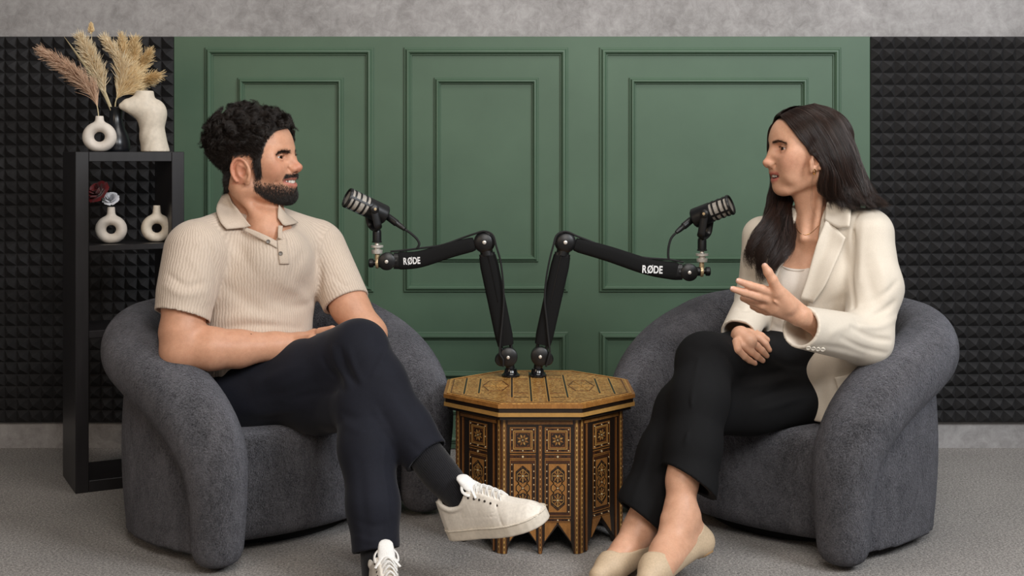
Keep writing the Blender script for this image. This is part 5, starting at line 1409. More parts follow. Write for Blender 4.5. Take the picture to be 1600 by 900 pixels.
folds(tr, [([(600, 512), (606, 535), (598, 560), (584, 585)], .0035, .008), ([(520, 545), (530, 575), (545, 602)], .005, .010), ([(532, 545), (542, 575), (556, 600)], -.005, .008), ([(545, 545), (553, 572), (566, 596)], .004, .008), ([(505, 560), (520, 585), (536, 608)], -.004, .009),
           ([(400, 598), (430, 588), (470, 570)], .004, .014), ([(400, 622), (440, 615), (490, 600)], -.004, .016), ([(380, 640), (420, 645), (480, 640)], .004, .018), ([(450, 625), (490, 615), (525, 612)], -.004, .010),
           ([(535, 645), (560, 655), (595, 650)], -.003, .010), ([(538, 662), (565, 674), (600, 668)], .003, .010), ([(585, 640), (615, 690), (650, 735)], .0025, .009), ([(612, 605), (640, 642), (668, 688)], -.003, .012),
           ([(600, 700), (604, 770), (606, 850)], .004, .007), ([(560, 720), (566, 780), (574, 850)], -.003, .012), ([(640, 690), (660, 705), (686, 690)], -.002, .008), ([(556, 812), (580, 822), (615, 815)], -.002, .008), ([(556, 838), (580, 846), (618, 842)], .002, .007)])
vt, ft = tr.mesh(.0036, smooth=2)
fast_mesh('trousers', vt, ft, M['navy'], man)

# ---- socks
M['sock'] = ribbed('black_rib_sock', srgb(14, 14, 16), srgb(34, 34, 38), .0062, .0016, 800)
for pts in ([J(650, 690, 3.165, 28), J(686, 738, 3.13, 29), J(712, 768, 3.095, 25), J(722, 788, 3.075, 20)], [J(588, 845, 3.06, 26), J(590, 875, 3.05, 26), J(593, 905, 3.03, 27)]):
    s = Sdf(); s.path(spline(np.array(pts), 5)); v, f = s.mesh(.0032)
    h, d, e = seg_par(v, pts[0], pts[-1]); ax_ = unit(pts[-1][:3] - pts[0][:3]); a = unit(np.cross(ax_, (0, 1., .2))); b_ = np.cross(ax_, a)
    o = fast_mesh('sock', v, f, M['sock'], man, attrs={'rib': np.arctan2(e @ b_, e @ a) * .048}); o['label'] = 'black ribbed sock'

# ---- white sneakers
M['leather'] = plain('white_leather', srgb(232, 224, 212), .42, bump=(160, .12, .001))
M['sole'] = plain('white_rubber', srgb(226, 216, 200), .55, bump=(90, .1, .001))
M['lace'] = plain('white_lace', srgb(240, 238, 234), .8, bump=(500, .3, .001))
M['eyelet'] = plain('dark_eyelet', srgb(60, 54, 48), .4)
def sneaker(heel, fwd, up, Lg, mirror, label):
    """heel = ground point under the heel's back; frame x = toe, y = left, z = up"""
    f = unit(fwd); l = unit(np.cross(up, f)); u = np.cross(f, l); R = np.stack((f, l, u), 1); k = Lg / .29
    W = lambda x, y, z: np.array(heel) + R @ (np.array((x, y * mirror, z)) * k)
    root = None
    # sole: outline sampled as stadium-like field
    xs = np.array((0, .008, .025, .06, .12, .18, .22, .25, .268, .280, .287, .291)) * k; hw = np.array((.014, .024, .032, .036, .036, .044, .0465, .0435, .037, .028, .018, .006)) * k; cy = np.array((0, 0, 0, 0, -.003, -.004, -.002, .002, .004, .006, .007, .008)) * k * mirror
    h32 = np.array(heel, np.float32); R32 = R.astype(np.float32)
    def lastfn(P, grow, z0, ztop, rnd):
        q = (P - h32) @ R32; x = q[..., 0]; y = q[..., 1] - np.interp(x, xs, cy); w_ = np.interp(x, xs, hw) + grow
        dx = np.maximum(-x - grow * .6, x - .29 * k - grow * .6); d2 = np.maximum((np.abs(y) - w_) * .93, dx)
        zt = ztop(x) if callable(ztop) else ztop
        dz = np.maximum(z0 - q[..., 2], q[..., 2] - zt)
        a = np.maximum(d2 + rnd, 0); b_ = np.maximum(dz + rnd, 0); return np.minimum(np.maximum(d2, dz) + rnd, 0) + np.sqrt(a * a + b_ * b_) - rnd
    c0 = W(.145, 0, .03)
    s = Sdf(); s.fnop('u', lambda P: lastfn(P, .0035 * k, .0, .030 * k, .004 * k), c0, .17 * k)
    v, f_ = s.mesh(.0028); sole = fast_mesh('sneaker', v, f_, M['sole'], man); sole['label'] = label
    s = Sdf(); s.fnop('u', lambda P: lastfn(P, .0052 * k, .0255 * k, .0305 * k, .002 * k), c0, .17 * k); s.fnop('s', lambda P: lastfn(P, .001 * k, .02 * k, .04 * k, .002 * k), c0, .17 * k)
    v, f_ = s.mesh(.0022); fast_mesh('foxing_line', v, f_, M['sole'], sole)
    # upper
    top = lambda x: np.interp(x / k, (0, .015, .05, .085, .115, .16, .20, .235, .265, .29), (.098, .100, .086, .084, .115, .100, .078, .064, .054, .036)) * k
    def upper(P):
        q = (P - h32) @ R32; x = q[..., 0]; z = q[..., 2]; zt = top(x); w0 = np.interp(x, xs, hw) - .001 * k; y = q[..., 1] - np.interp(x, xs, cy)
        t_ = np.clip((z - .02 * k) / np.maximum(zt - .02 * k, .005), 0, 1.3)
        op = np.interp(x / k, (0, .05, .10, .14, .2, .29), (.62, .84, .72, .42, .30, .25))
        w_ = w0 * (1 - (1 - op) * t_ ** 1.8); pinch = np.interp(x / k, (0, .03), (.006, 0)) * k
        d = np.maximum((np.abs(y) - w_) * .85, np.maximum(z - zt, .02 * k - z)); d = np.maximum(d, np.maximum(-x + pinch * t_ - .002 * k, x - .288 * k))
        return d
    s = Sdf(); s.fnop('u', lambda P: upper(P) - .002 * k, W(.145, 0, .06), .18 * k)
    # ankle opening
    s.ell(W(.062, 0, .112), np.array((.050, .0295, .044)) * k, R, .006 * k, 's')
    # collar padding
    col_ = [W(x, y, z) for x, y, z in ((.012, 0, .099), (.022, .021, .094), (.05, .0315, .082), (.08, .0315, .082), (.106, .026, .094))]
    for sg in (1, -1):
        s.path(np.array([(*(np.array(heel) + R @ (np.array(((np.array(q) - np.array(heel)) @ R)) * (1, sg, 1))), .0048 * k) for q in spline(np.array(col_), 4)]), .006 * k)
    # stitched toe cap and quarter seams
    def seam(pts, r=.0009, k_=.002, mode='s'):
        for sg in (1, -1): s.path(np.array([(*W(x, y * sg, z), r * k) for x, y, z in spline(np.array(pts), 6)]), k_ * k, mode)
    seam([(.205, .0455, .032), (.200, .041, .052), (.194, .026, .071), (.192, 0, .080)], .0012, .004)
    seam([(.030, .036, .060), (.09, .037, .058), (.15, .040, .055), (.195, .040, .052)], .0008)
    seam([(.118, .030, .098), (.12, .036, .075), (.165, .040, .060), (.192, .034, .062)], .0008)
    v, f_ = s.mesh(.0024, smooth=3); fast_mesh('upper', v, f_, M['leather'], sole); su = s
    # tongue
    s = Sdf(); s.path(np.array([(*W(x, 0, z), r * k) for x, z, r in spline(np.array(((.170, .088, .016), (.14, .103, .019), (.118, .121, .021), (.107, .141, .018))), 5)]), 0, flat=(R @ unit((.65, 0, 1)), .34))
    v, f_ = s.mesh(.0028); fast_mesh('tongue', v, f_, M['lace'], sole)
    # laces and eyelets
    lc = MB(); ey = MB()
    for i in range(6):
        x = .120 + i * .0145; z = top(np.array((x + .002) * k)) / k + .004; hwid = .021 - .001 * i
        a, b_ = W(x, -hwid, z - .010), W(x + .006, hwid, z - .010); m_ = W(x + .003, 0, z + .009)
        for a_, b2 in ((a, b_), (W(x + .008, -hwid, z - .011), W(x - .002, hwid, z - .009))):
            p_ = spline(np.array((a_ - R @ V3(0, 0, .003) * k, a_, m_ + R @ V3(0, 0, .0015) * k * (a_ is a), b2, b2 - R @ V3(0, 0, .003) * k)), 5); lc.tube(p_, .0036 * k, 7, flat=(.5, 1.15))
        for sg in (1, -1):
            n_ = R @ unit((0, sg * .8 * mirror, .62)); q = W(x + .002, sg * (hwid * .55), z - .026); rr_ = q[None] + n_[None] * (np.arange(0, .05, .0006) * k)[:, None]; oo = np.nonzero(su.eval(rr_) > 0)[0]
            if len(oo): q = rr_[oo[0]]
            ey.lathe(q - n_ * .002 * k, n_, [(0, .0030 * k), (.0028 * k, .0030 * k), (.0034 * k, .0014 * k)], 10)
    for sg in (1, -1):
        lo = [W(.116, 0, .124), W(.108, sg * .014, .132), W(.112, sg * .027, .120), W(.126, sg * .026, .108), W(.122, sg * .008, .120)]; lc.tube(spline(np.array(lo), 6), .0031 * k, 7, flat=(.6, 1.1))
        lo = [W(.118, 0, .124), W(.128, sg * .012, .118), W(.146, sg * .030, .100)]; lc.tube(spline(np.array(lo), 6), .0031 * k, 7, flat=(.6, 1.1))
    lc.build('laces', M['lace'], sole); e_ = ey.build('eyelets', M['eyelet'], sole); e_['kind'] = 'stuff'
    return sole
sneaker(at(708, 837, 3.12), (.76, -.56, .27), V3(.06, -.38, 1), .288, 1, 'white leather low-top sneaker on the crossed foot')
hp = np.array((at(594, 900, 3.06)[0] - .0, 3.065, .0005)); sneaker(hp, (.22, -.97, 0), (0, 0, 1), .285, 1, 'white leather low-top sneaker on the standing foot')
# ================================================================== the woman
woman = empty('person', (at(1240, 640, 3.5)[0], 3.55, 0), 'dark-haired woman in a cream blazer and black trousers, sitting cross-legged and gesturing with one hand', 'person')
HW = Head(at(1266, 233, 3.5), (-math.cos(math.radians(9)), -math.sin(math.radians(9)), 0), 3.5 / F)
PW = dict(skull=((0, 0, 18), (63, 50, 46)), fore=((20, 0, 13), (38, 44, 40)), mid=((27, 0, -14), (37.5, 39, 44)),
          jaw=((2, 34, -42), (40, 10, -62), (10, 9)), chin=((49.5, 0, -60), (10.5, 12, 10)), muzzle=((43, 0, -38), (20.5, 22, 20)),
          cheek=((37, 33, -8), (14, 10, 11)), apple=((44.5, 27, -20), (13.5, 11.5, 11.5)), brow=((53.5, 8, 11), (43, 32, 11), 4.0),
          eye=(48, 20, 0), er=7.2, slit=(3.0, 2.2), nose=((58.0, 1), (67.5, -9), (77.5, -21), (66.0, -28.5)), ala=(7.0,), tipr=5.1, alr=4.7, cr=.3,
          crease=[(57, 14, -25), (52, 21, -33), (48, 26, -41)], corner=(46.5, 21.5, -37.8), ulip=(66.3, -37.0), llip=(63.0, -49.6), lr=(2.7, 3.4),
          mouth=((59, 0, -42.8), (14.5, 18.5, 4.1)), ear=(10, 49, -19), earr=(10, 15), teeth=(60.4, 15.5, -40.6, 3.5), bow=1.0)
wb = Sdf(); head_field(wb, HW, PW); WU = HW.u
for y in (1, -1): wb.ell(HW(41, 24 * y, -36), np.array((12, 9, 14)) * WU, HW.R, 14 * WU)
wb.cap(HW(-6, 0, -36), 27 * WU, J(1279, 352, 3.54)[:3], 31 * WU, 14 * WU)
wb.cap(HW(14, 0, -60), 13 * WU, J(1268, 348, 3.50)[:3], 20 * WU, 16 * WU)
for y in (1, -1): wb.cap(HW(-10, 28 * y, -40), 5 * WU, J(1264, 372, 3.46)[:3] + np.array((y * .014, -y * .004, 0)), 4.5 * WU, 12 * WU)
TB = math.radians(30); TFw = V3(-math.sin(TB), -math.cos(TB), 0); TLw = V3(math.cos(TB), -math.sin(TB), 0); TRw = np.stack((TFw, TLw, (0, 0, 1)), 1)
wb.ell(J(1275, 425, 3.545)[:3], (.095, .145, .14), TRw, .04)
wb.cap(J(1215, 374, 3.57)[:3], .040, J(1335, 374, 3.47)[:3], .040, .05)
for px, d in ((1240, 3.50), (1305, 3.455)): wb.ell(J(px, 440, d)[:3], (.055, .06, .06), TRw, .04)
wb.ell(J(1262, 530, 3.54)[:3], (.08, .12, .14), TRw, .05)
# left arm (near), gesturing
wb.chain([J(1362, 368, 3.42, 24), J(1364, 450, 3.37, 26), J(1350, 532, 3.31, 24), J(1290, 512, 3.19, 21), J(1250, 493, 3.12, 15.5)], .03, .02)
fz = ((.15, 1, .1), .56)
wb.cap(J(1246, 491, 3.118)[:3], .0255, J(1215, 473, 3.10)[:3], .036, .012, flat=fz)
wb.cap(J(1238, 481, 3.115)[:3], .020, J(1211, 462, 3.095)[:3], .0215, .012, flat=((.15, 1, .1), .75))
def finger(s, pts, k0=.006, kj=.0035): s.chain([J(*p) for p in pts], k0, kj)
finger(wb, [(1209, 458, 3.092, 8.2), (1191, 452, 3.078, 7.1), (1172, 446, 3.066, 6.2), (1154, 439, 3.056, 4.7)])
finger(wb, [(1206, 468, 3.098, 8.2), (1184, 463, 3.080, 7.2), (1163, 457, 3.068, 6.3), (1145, 451.5, 3.060, 4.7)])
finger(wb, [(1207, 478, 3.108, 8.8), (1190, 476, 3.105, 7.6), (1174, 471, 3.112, 6.4), (1161, 466, 3.12, 5.2)])
finger(wb, [(1212, 486, 3.122, 8.0), (1198, 486, 3.128, 6.8), (1186, 483, 3.14, 5.8), (1176, 479, 3.15, 4.8)])
finger(wb, [(1232, 478, 3.100, 12), (1216, 456, 3.082, 10), (1207, 437, 3.072, 7.8), (1200, 425, 3.068, 7.0), (1195, 416, 3.066, 5.2)], .012, .005)
for a, b_ in (((1212, 462), (1236, 482)), ((1210, 471), (1236, 486))):  # tendons on the back of the hand
    q0, q1 = J(*a, 3.075)[:3], J(*b_, 3.098)[:3]; wb.cap(q0, .0022, q1, .0016, .006)
tw = Sdf()
tw.ell(J(1258, 600, 3.55)[:3], (.135, .165, .10), TRw); tw.ell(J(1250, 545, 3.53)[:3], (.115, .145, .06), TRw, .05)
tw.chain([J(1242, 586, 3.57, 52), J(1160, 570, 3.42, 49), J(1102, 565, 3.31, 45)], .05, .04)
lg = [J(1102, 566, 3.31, 45), J(1092, 625, 3.23, 44), J(1083, 700, 3.17, 42), J(1075, 760, 3.13, 42), J(1070, 800, 3.11, 43)]; dl = unit(lg[4][:3] - lg[2][:3]); leg(tw, lg, J(1074, 750, 3.13), dl + V3(-.50, 0, 0), .055, .02, .03, dl)
tw.chain([J(1278, 616, 3.47, 48), J(1170, 628, 3.38, 47), J(1070, 642, 3.30, 44)], .05, .04)
lg = [J(1070, 642, 3.30, 44), J(1040, 710, 3.25, 41), J(1008, 790, 3.21, 41), J(994, 840, 3.19, 42)]; dl = unit(lg[3][:3] - lg[1][:3]); leg(tw, lg, J(1000, 808, 3.20), dl + V3(-.32, 0, .05), .054, .03, .03, dl)
folds(tw, [([(1092, 560), (1082, 620), (1072, 690), (1062, 735)], .0045, .006), ([(1108, 600), (1100, 660), (1092, 730)], -.002, .014), ([(1120, 545), (1140, 560), (1150, 590)], -.005, .010), ([(1140, 540), (1155, 556), (1165, 572)], .004, .010), ([(1160, 590), (1195, 585), (1225, 580)], -.005, .009), ([(1165, 604), (1200, 600), (1240, 590)], .004, .009), ([(1180, 622), (1215, 612), (1250, 604)], -.004, .009), ([(1190, 640), (1220, 632), (1255, 622)], .003, .010), ([(1210, 560), (1235, 570), (1255, 572)], -.004, .010), ([(1020, 690), (1005, 740), (990, 780)], .003, .010), ([(1035, 700), (1022, 745), (1010, 790)], -.003, .010), ([(1075, 540), (1095, 548), (1118, 545)], -.002, .012)])
def lay(s, pts, k0=.006, kj=.0035, lift=.75):
    o = []
    for px, py, r in pts:
        q = hit(tw, px, py); d = 3.36 if q is None else q[1] - r * 3.35 / F * lift; o.append(J(px, py, d, r))
    s.chain(o, k0, kj); return o
pl = lay(wb, [(1157, 524, 15), (1168, 533, 15)], .012, .01, .9)
lay(wb, [(1160, 525, 8), (1173, 523, 7.2), (1188, 530, 6.4), (1196, 538, 5.7), (1202, 547, 4.4)], .004, .003, .95)
lay(wb, [(1158, 529, 8), (1167, 532, 7.4), (1182, 541, 6.5), (1190, 548, 5.8), (1198, 556, 4.4)], .004, .003, 1.1)
lay(wb, [(1155, 532, 8), (1160, 540, 7.0), (1174, 550, 6.2), (1183, 557, 5.5), (1192, 563.5, 4.2)], .004, .003, 1.0)
lay(wb, [(1151, 534, 7), (1152, 546, 6.2), (1163, 557, 5.4), (1171, 563, 4.8), (1180, 568, 3.8)], .004, .003, .85)
lay(wb, [(1165, 522, 10), (1178, 522, 8.0), (1189, 526, 6.8), (1198, 531, 5.2)], .01, .004, 1.0)
# legs
wb.cap(J(1235, 588, 3.58)[:3], .05, J(1280, 600, 3.50)[:3], .05, .05)
wb.chain([J(1235, 585, 3.58, 36), J(1100, 562, 3.30, 30), J(1072, 690, 3.17, 27), J(1066, 752, 3.13, 23.5), J(1063, 796, 3.105, 22)], .03, .02)
# right foot: hangs in front, toes towards the lens
fo = [J(1063, 800, 3.105, 22), J(1058, 826, 3.09, 23), J(1040, 862, 3.04, 21), J(1024, 888, 2.985, 19), J(1012, 906, 2.945, 15)]
wb.chain(fo, .03, .03); wb.cap(J(1070, 812, 3.11)[:3], .034, J(1090, 838, 3.125)[:3], .029, .03)
mid_ = (J(1087, 842, 3.122), J(1036, 884, 2.99)); wb.cap(mid_[0][:3], .025, mid_[1][:3], .027, .025)
wb.ball(J(1044, 810, 3.09)[:3], .014, .014); wb.ball(J(1083, 806, 3.10)[:3], .013, .016)
wb.chain([J(1275, 612, 3.47, 34), J(1072, 640, 3.30, 28), J(1020, 762, 3.22, 23), J(1003, 815, 3.205, 20.5)], .03, .02)
fo2 = [J(1003, 815, 3.205, 20.5), J(994, 836, 3.19, 21), J(976, 862, 3.15, 19), J(955, 884, 3.11, 16.5), J(936, 900, 3.075, 13)]
wb.chain(fo2, .03, .03); wb.cap(J(1006, 826, 3.215)[:3], .028, J(1022, 850, 3.235)[:3], .025, .02)
wv, wf = wb.mesh(.0024, smooth=2)
L = HW.loc(wv); col = np.tile(np.array(srgb(214, 166, 137)[:3]), (len(wv), 1))
def blend(c, w_):
    global col
    col = col * (1 - w_[:, None]) + np.array(c[:3]) * w_[:, None]
inh = (L[:, 2] > -78) & (np.abs(L[:, 1]) < 70) & (np.abs(L[:, 0]) < 100); ax, ay, az = L[:, 0], np.abs(L[:, 1]), L[:, 2]
blend(srgb(208, 138, 116), .5 * inh * (gauss(L, (45, 30, -16), 16) + gauss(L, (45, -30, -16), 16)))
blend(srgb(204, 134, 112), .4 * inh * gauss(L, (74, 0, -20), 10))
lipw = inh * sm(ax, 48.5, 52) * sm(21 - ay, 0, 3) * np.exp(-((az - np.interp(ay, (0, 12, 21), (-44.0, -42.4, -37.8))) / np.interp(ay, (0, 12, 21), (9.4, 7.8, 2.2))) ** 6)
blend(srgb(184, 104, 94), lipw * .95)
brw = inh * np.exp(-((az - np.interp(ay, (6, 20, 34), (9.5, 13, 8.5))) / np.interp(ay, (6, 26, 36), (1.6, 1.3, .7))) ** 4) * sm(ay, 6, 9) * sm(37 - ay, 0, 6) * (ax > 31)
blend(srgb(66, 46, 38), brw * .8)
scalp = inh * sm(az - np.interp(ax, (-80, -25, -6, 4, 18, 34, 50, 62, 90), (-60, -45, -10, -2, 6, 28, 42, 50, 60)), -1, 5)
blend(srgb(40, 28, 23), scalp * .95)
for q, r in ((J(1153, 439, 3.056), .010), (J(1144, 451, 3.06), .010)): blend(srgb(226, 176, 160), .5 * gauss(wv, q[:3], r))
fast_mesh('body', wv, wf, M['skin'], woman, attrs={'tone': col})
eyes(HW, PW, woman, (1, .24, -.02)); teeth(HW, PW, woman)
# nails
def DT(px, py):
    q = hit(wb, px, py); return q[1] + .007
M['nail'] = plain('nail_varnish', srgb(226, 180, 168), .15)
for a, b_, r in (((1154, 439, 3.056), (1172, 446, 3.066), .0052), ((1145, 451.5, 3.06), (1163, 457, 3.068), .0052), ((1195, 416, 3.066), (1200, 425, 3.068), .0055), *[((a_[0], a_[1], DT(*a_)), (b2[0], b2[1], DT(*b2)), r_) for a_, b2, r_ in (((1199, 546), (1194, 539), .0048), ((1195, 554), (1189, 549), .0048), ((1190, 561), (1182, 556), .0046), ((1179, 565), (1172, 561), .0040))]):
    A, B_ = J(*a)[:3], J(*b_)[:3]; d = unit(A - B_); n_ = unit(V3(0, -1, .45) - d * (V3(0, -1, .45) @ d)); l_ = np.cross(d, n_); c = A + n_ * r * 1.12 + d * r * .35; m = MB(); vs = []
    for i in range(6):
        for j in range(5):
            x = -1 + 2 * i / 5; y = -1 + j / 2; vs.append(c + d * x * r * 1.15 + l_ * y * r * .78 * math.sqrt(max(0, 1 - .35 * max(x, 0) ** 3 - .2 * max(-x, 0))) - n_ * (y * y * r * .42 + max(x, 0) ** 2 * r * .18))
    m.add(vs, [(i * 5 + j, i * 5 + j + 1, (i + 1) * 5 + j + 1, (i + 1) * 5 + j) for i in range(5) for j in range(4)], 0, True); m.build('nail', M['nail'], woman)

# ---- clothes
M['cream'] = cloth('cream_suiting', srgb(205, 194, 177), srgb(226, 215, 200), 800, .0006, rough=.7, sheen=.12, bstr=.18, mott=(5, .07))
M['topknit'] = cloth('off_white_jersey', srgb(214, 202, 190), srgb(234, 224, 213), 900, .0006, rough=.8, bstr=.2, mott=(6, .06))
M['blacksuit'] = cloth('black_suiting', srgb(10, 10, 11), srgb(22, 22, 24), 900, .0007, rough=.85, sheen=.0, bstr=.2, mott=(9, .2))
# off-white top
s = Sdf()
s.ell(J(1275, 428, 3.545)[:3], (.104, .150, .17), TRw)
for px, d in ((1240, 3.497), (1303, 3.452)): s.ell(J(px, 442, d)[:3], (.06, .064, .066), TRw, .045)
s.ell(J(1264, 530, 3.54)[:3], (.098, .14, .16), TRw, .05)
zc = lambda py, d: HC - (py - YH) * d / F
def neckline(P):
    q = P - J(1275, 425, 3.545)[:3].astype(np.float32); sd = q @ TLw.astype(np.float32); return -(P[..., 2] - (zc(421, 3.44) + .55 * (sd + .01) ** 2 * 4)) * .8
s.fnop('s', neckline, J(1265, 370, 3.5)[:3], .35)
folds(s, [([(1215, 490), (1225, 500), (1240, 498)], .003, .008), ([(1205, 505), (1220, 514), (1240, 512)], -.003, .007), ([(1222, 440), (1226, 470), (1222, 500)], .003, .010)])
v, f = s.mesh(.0034); tp_o = fast_mesh('top', v, f, M['topknit'], woman); tp_o['label'] = 'off-white scoop neck top'
nl = [hit(s, px, py + 1.0, off=.0005) for px, py in ((1214, 408), (1220, 414), (1230, 419), (1242, 421.5), (1254, 421), (1264, 419))]; nl = np.array([q for q in nl if q is not None])
if len(nl) > 2: m = MB(); m.tube(spline(nl, 5), .0026, 8); m.build('neck_binding', M['topknit'], tp_o)
# blazer
bz = Sdf()
bz.ell(J(1277, 425, 3.54)[:3], (.128, .178, .19), TRw)
for px, d in ((1236, 3.50), (1307, 3.45)): bz.ell(J(px, 440, d)[:3], (.066, .07, .075), TRw, .05)
bz.ell(J(1272, 520, 3.54)[:3], (.120, .155, .17), TRw, .06)
bz.ell(J(1286, 610, 3.53)[:3], (.150, .190, .14), TRw, .06)
bz.cap(J(1318, 590, 3.385)[:3], 56 * 3.385 / F, J(1330, 650, 3.385)[:3], 56 * 3.385 / F, .03, flat=((.1, 1, .2), .5))
bz.cap(J(1284, 354, 3.52)[:3], .062, J(1357, 361, 3.425)[:3], .061, .05)
bz.cap(J(1264, 360, 3.55)[:3], .056, J(1192, 368, 3.6)[:3], .050, .05)
bz.cap(J(1280, 352, 3.55)[:3], .078, J(1282, 322, 3.57)[:3], .066, .03)
q = J(1286, 657, 3.40)[:3]; bz.cut(q, (.05, 0, -1), .006)
zs = np.array([zc(y, 3.45) for y in (660, 600, 540, 480, 420, 340, 250)], np.float32); scn = np.array((-.02, -.058, -.052, -.042, -.014, .004, .012), np.float32); wn = np.array((.062, .060, .055, .056, .048, .036, .05), np.float32)
cen_ = J(1275, 425, 3.545)[:3].astype(np.float32)
def opening(P):
    q = P - cen_; sd = q @ TLw.astype(np.float32); fr = q @ TFw.astype(np.float32); z = P[..., 2]
    return np.maximum(np.abs(sd - np.interp(z, zs, scn)) - np.interp(z, zs, wn), -(fr - .0)) * .85
bz.fnop('s', opening, J(1240, 470, 3.4)[:3], .5, .006)
bz.cap(J(1280, 372, 3.54)[:3], .056, J(1272, 290, 3.55)[:3], .07, .01, 's')
# sleeves
bz.chain([J(1360, 368, 3.42, 35), J(1368, 450, 3.37, 39.5), J(1353, 530, 3.31, 38.5)], .02, .03)
A_, B_ = J(1353, 531, 3.31), J(1251, 511, 3.125); dnc = unit(B_[:3] - A_[:3]); sleeve(bz, A_, B_, 38.5 * 3.31 / F, 33.5 * 3.125 / F, dnc + V3(.10, 0, .05), .0425, .03)
bz.chain([J(1190, 370, 3.6, 29), J(1183, 465, 3.60, 31)], .02, .02)
A2, B2 = J(1183, 468, 3.60), J(1154, 522, 3.385); sleeve(bz, A2, B2, 31 * 3.60 / F, 28 * 3.385 / F, unit(B2[:3] - A2[:3]) + V3(.05, 0, -.3), .0385, .03)
folds(bz, [([(1340, 332), (1333, 380), (1330, 430), (1334, 480)], -.009, .007), ([(1350, 345), (1345, 390), (1343, 440)], .003, .010), ([(1398, 472), (1370, 492), (1338, 500)], -.008, .008), ([(1400, 496), (1375, 510), (1345, 510)], .006, .008), ([(1392, 532), (1362, 527), (1330, 512)], -.008, .007), ([(1385, 552), (1350, 545), (1315, 528)], -.005, .007), ([(1402, 440), (1378, 462), (1350, 476)], -.005, .008), ([(1370, 400), (1380, 430), (1385, 465)], .004, .014), ([(1355, 420), (1362, 455), (1375, 485)], -.004, .014), ([(1330, 505), (1300, 520), (1275, 520)], .003, .012), ([(1350, 555), (1315, 545), (1280, 540)], -.003, .010),
           ([(1290, 480), (1305, 470), (1322, 466)], -.003, .012), ([(1175, 400), (1165, 425), (1160, 455)], -.003, .008), ([(1152, 480), (1165, 485), (1178, 478)], -.004, .008), ([(1142, 498), (1158, 502), (1175, 496)], .003, .008), ([(1290, 580), (1284, 615), (1290, 650)], -.003, .016), ([(1308, 575), (1300, 610), (1306, 650)], .003, .014), ([(1266, 400), (1290, 430), (1306, 460)], .002, .014)])
v, f = bz.mesh(.0034, smooth=2); bzo = fast_mesh('blazer', v, f, M['cream'], woman); bzo['label'] = 'cream tailored blazer'
# lapels, collar, pocket flap, cuff buttons
def on(s, px, py, off, dflt=3.42):
    q = hit(s, px, py)
    return at(px, py, dflt) if q is None else q + unit(np.array((0, 0, HC)) - q) * off
def smooth_rows(rows, s, off, dflt=3.42, lift=0.0):
    """lay a grid of sight points on s; depth is evened out so that the patch bridges gaps"""
    ds = np.array([[(lambda q: np.nan if q is None else q[1])(hit(s, *p)) for p in r] for r in rows]); med = np.nanmedian(ds)
    ds = np.where(np.isnan(ds) | (np.abs(ds - med) > .07), med, ds)
    for _ in range(1):
        dd = ds.copy()
        for i in range(ds.shape[0]):
            for j in range(ds.shape[1]):
                nb = [ds[a, b_] for a, b_ in ((i - 1, j), (i + 1, j), (i, j - 1), (i, j + 1)) if 0 <= a < ds.shape[0] and 0 <= b_ < ds.shape[1]]; dd[i, j] = .5 * ds[i, j] + .5 * np.mean(nb)
        ds = np.minimum(dd, ds)
    return [[at(px, py, ds[i, j] - off - lift * (j / (len(r) - 1)) ** 1.5) for j, (px, py) in enumerate(r)] for i, r in enumerate(rows)]
rows = [[(1290, 345), (1300, 351), (1311, 361), (1321, 371)], [(1278, 376), (1291, 382), (1303, 386), (1314, 391)], [(1270, 402), (1281, 407), (1292, 411), (1303, 416)], [(1261, 434), (1270, 438), (1280, 442), (1289, 446)], [(1250, 468), (1256, 470), (1263, 472), (1270, 474)]]
sheet('lapel', smooth_rows(rows, bz, .006, lift=.010), .005, M['cream'], bzo)
rows = [[(1292, 316), (1301, 312), (1312, 314), (1330, 324)], [(1290, 328), (1302, 330), (1315, 334), (1329, 340)], [(1288, 344), (1298, 350), (1310, 356), (1327, 354)]]
sheet('collar', smooth_rows(rows, bz, .010, lift=.012), .006, M['cream'], bzo)
rows = [[(1222, 380), (1214, 384), (1204, 388)], [(1216, 410), (1207, 414), (1196, 418)], [(1209, 436), (1200, 440), (1189, 446)], [(1192, 472), (1187, 476), (1182, 480)]]
sheet('lapel', smooth_rows(rows, bz, .004), .005, M['cream'], bzo)
rows = [[(1304, 590), (1322, 586), (1342, 580)], [(1308, 605), (1326, 600), (1346, 594)], [(1313, 620), (1331, 614), (1350, 607)]]
sheet('pocket_flap', smooth_rows(rows, bz, .004), .004, M['cream'], bzo)
M['shell_button'] = plain('cream_button', srgb(240, 232, 218), .25)
for px, py in ((1263, 546), (1270.5, 547), (1278, 548), (1285.5, 548.5)):
    q = on(bz, px, py - 3, .002, 3.15); m = MB(); m.lathe(q, unit((-.1, -.8, -.6)), [(0, .0058), (.0022, .0062), (.003, .005), (.0022, .004)], 16); m.build('cuff_button', M['shell_button'], bzo)

# ---- black trousers
v, f = tw.mesh(.0036, smooth=2); fast_mesh('trousers', v, f, M['blacksuit'], woman)

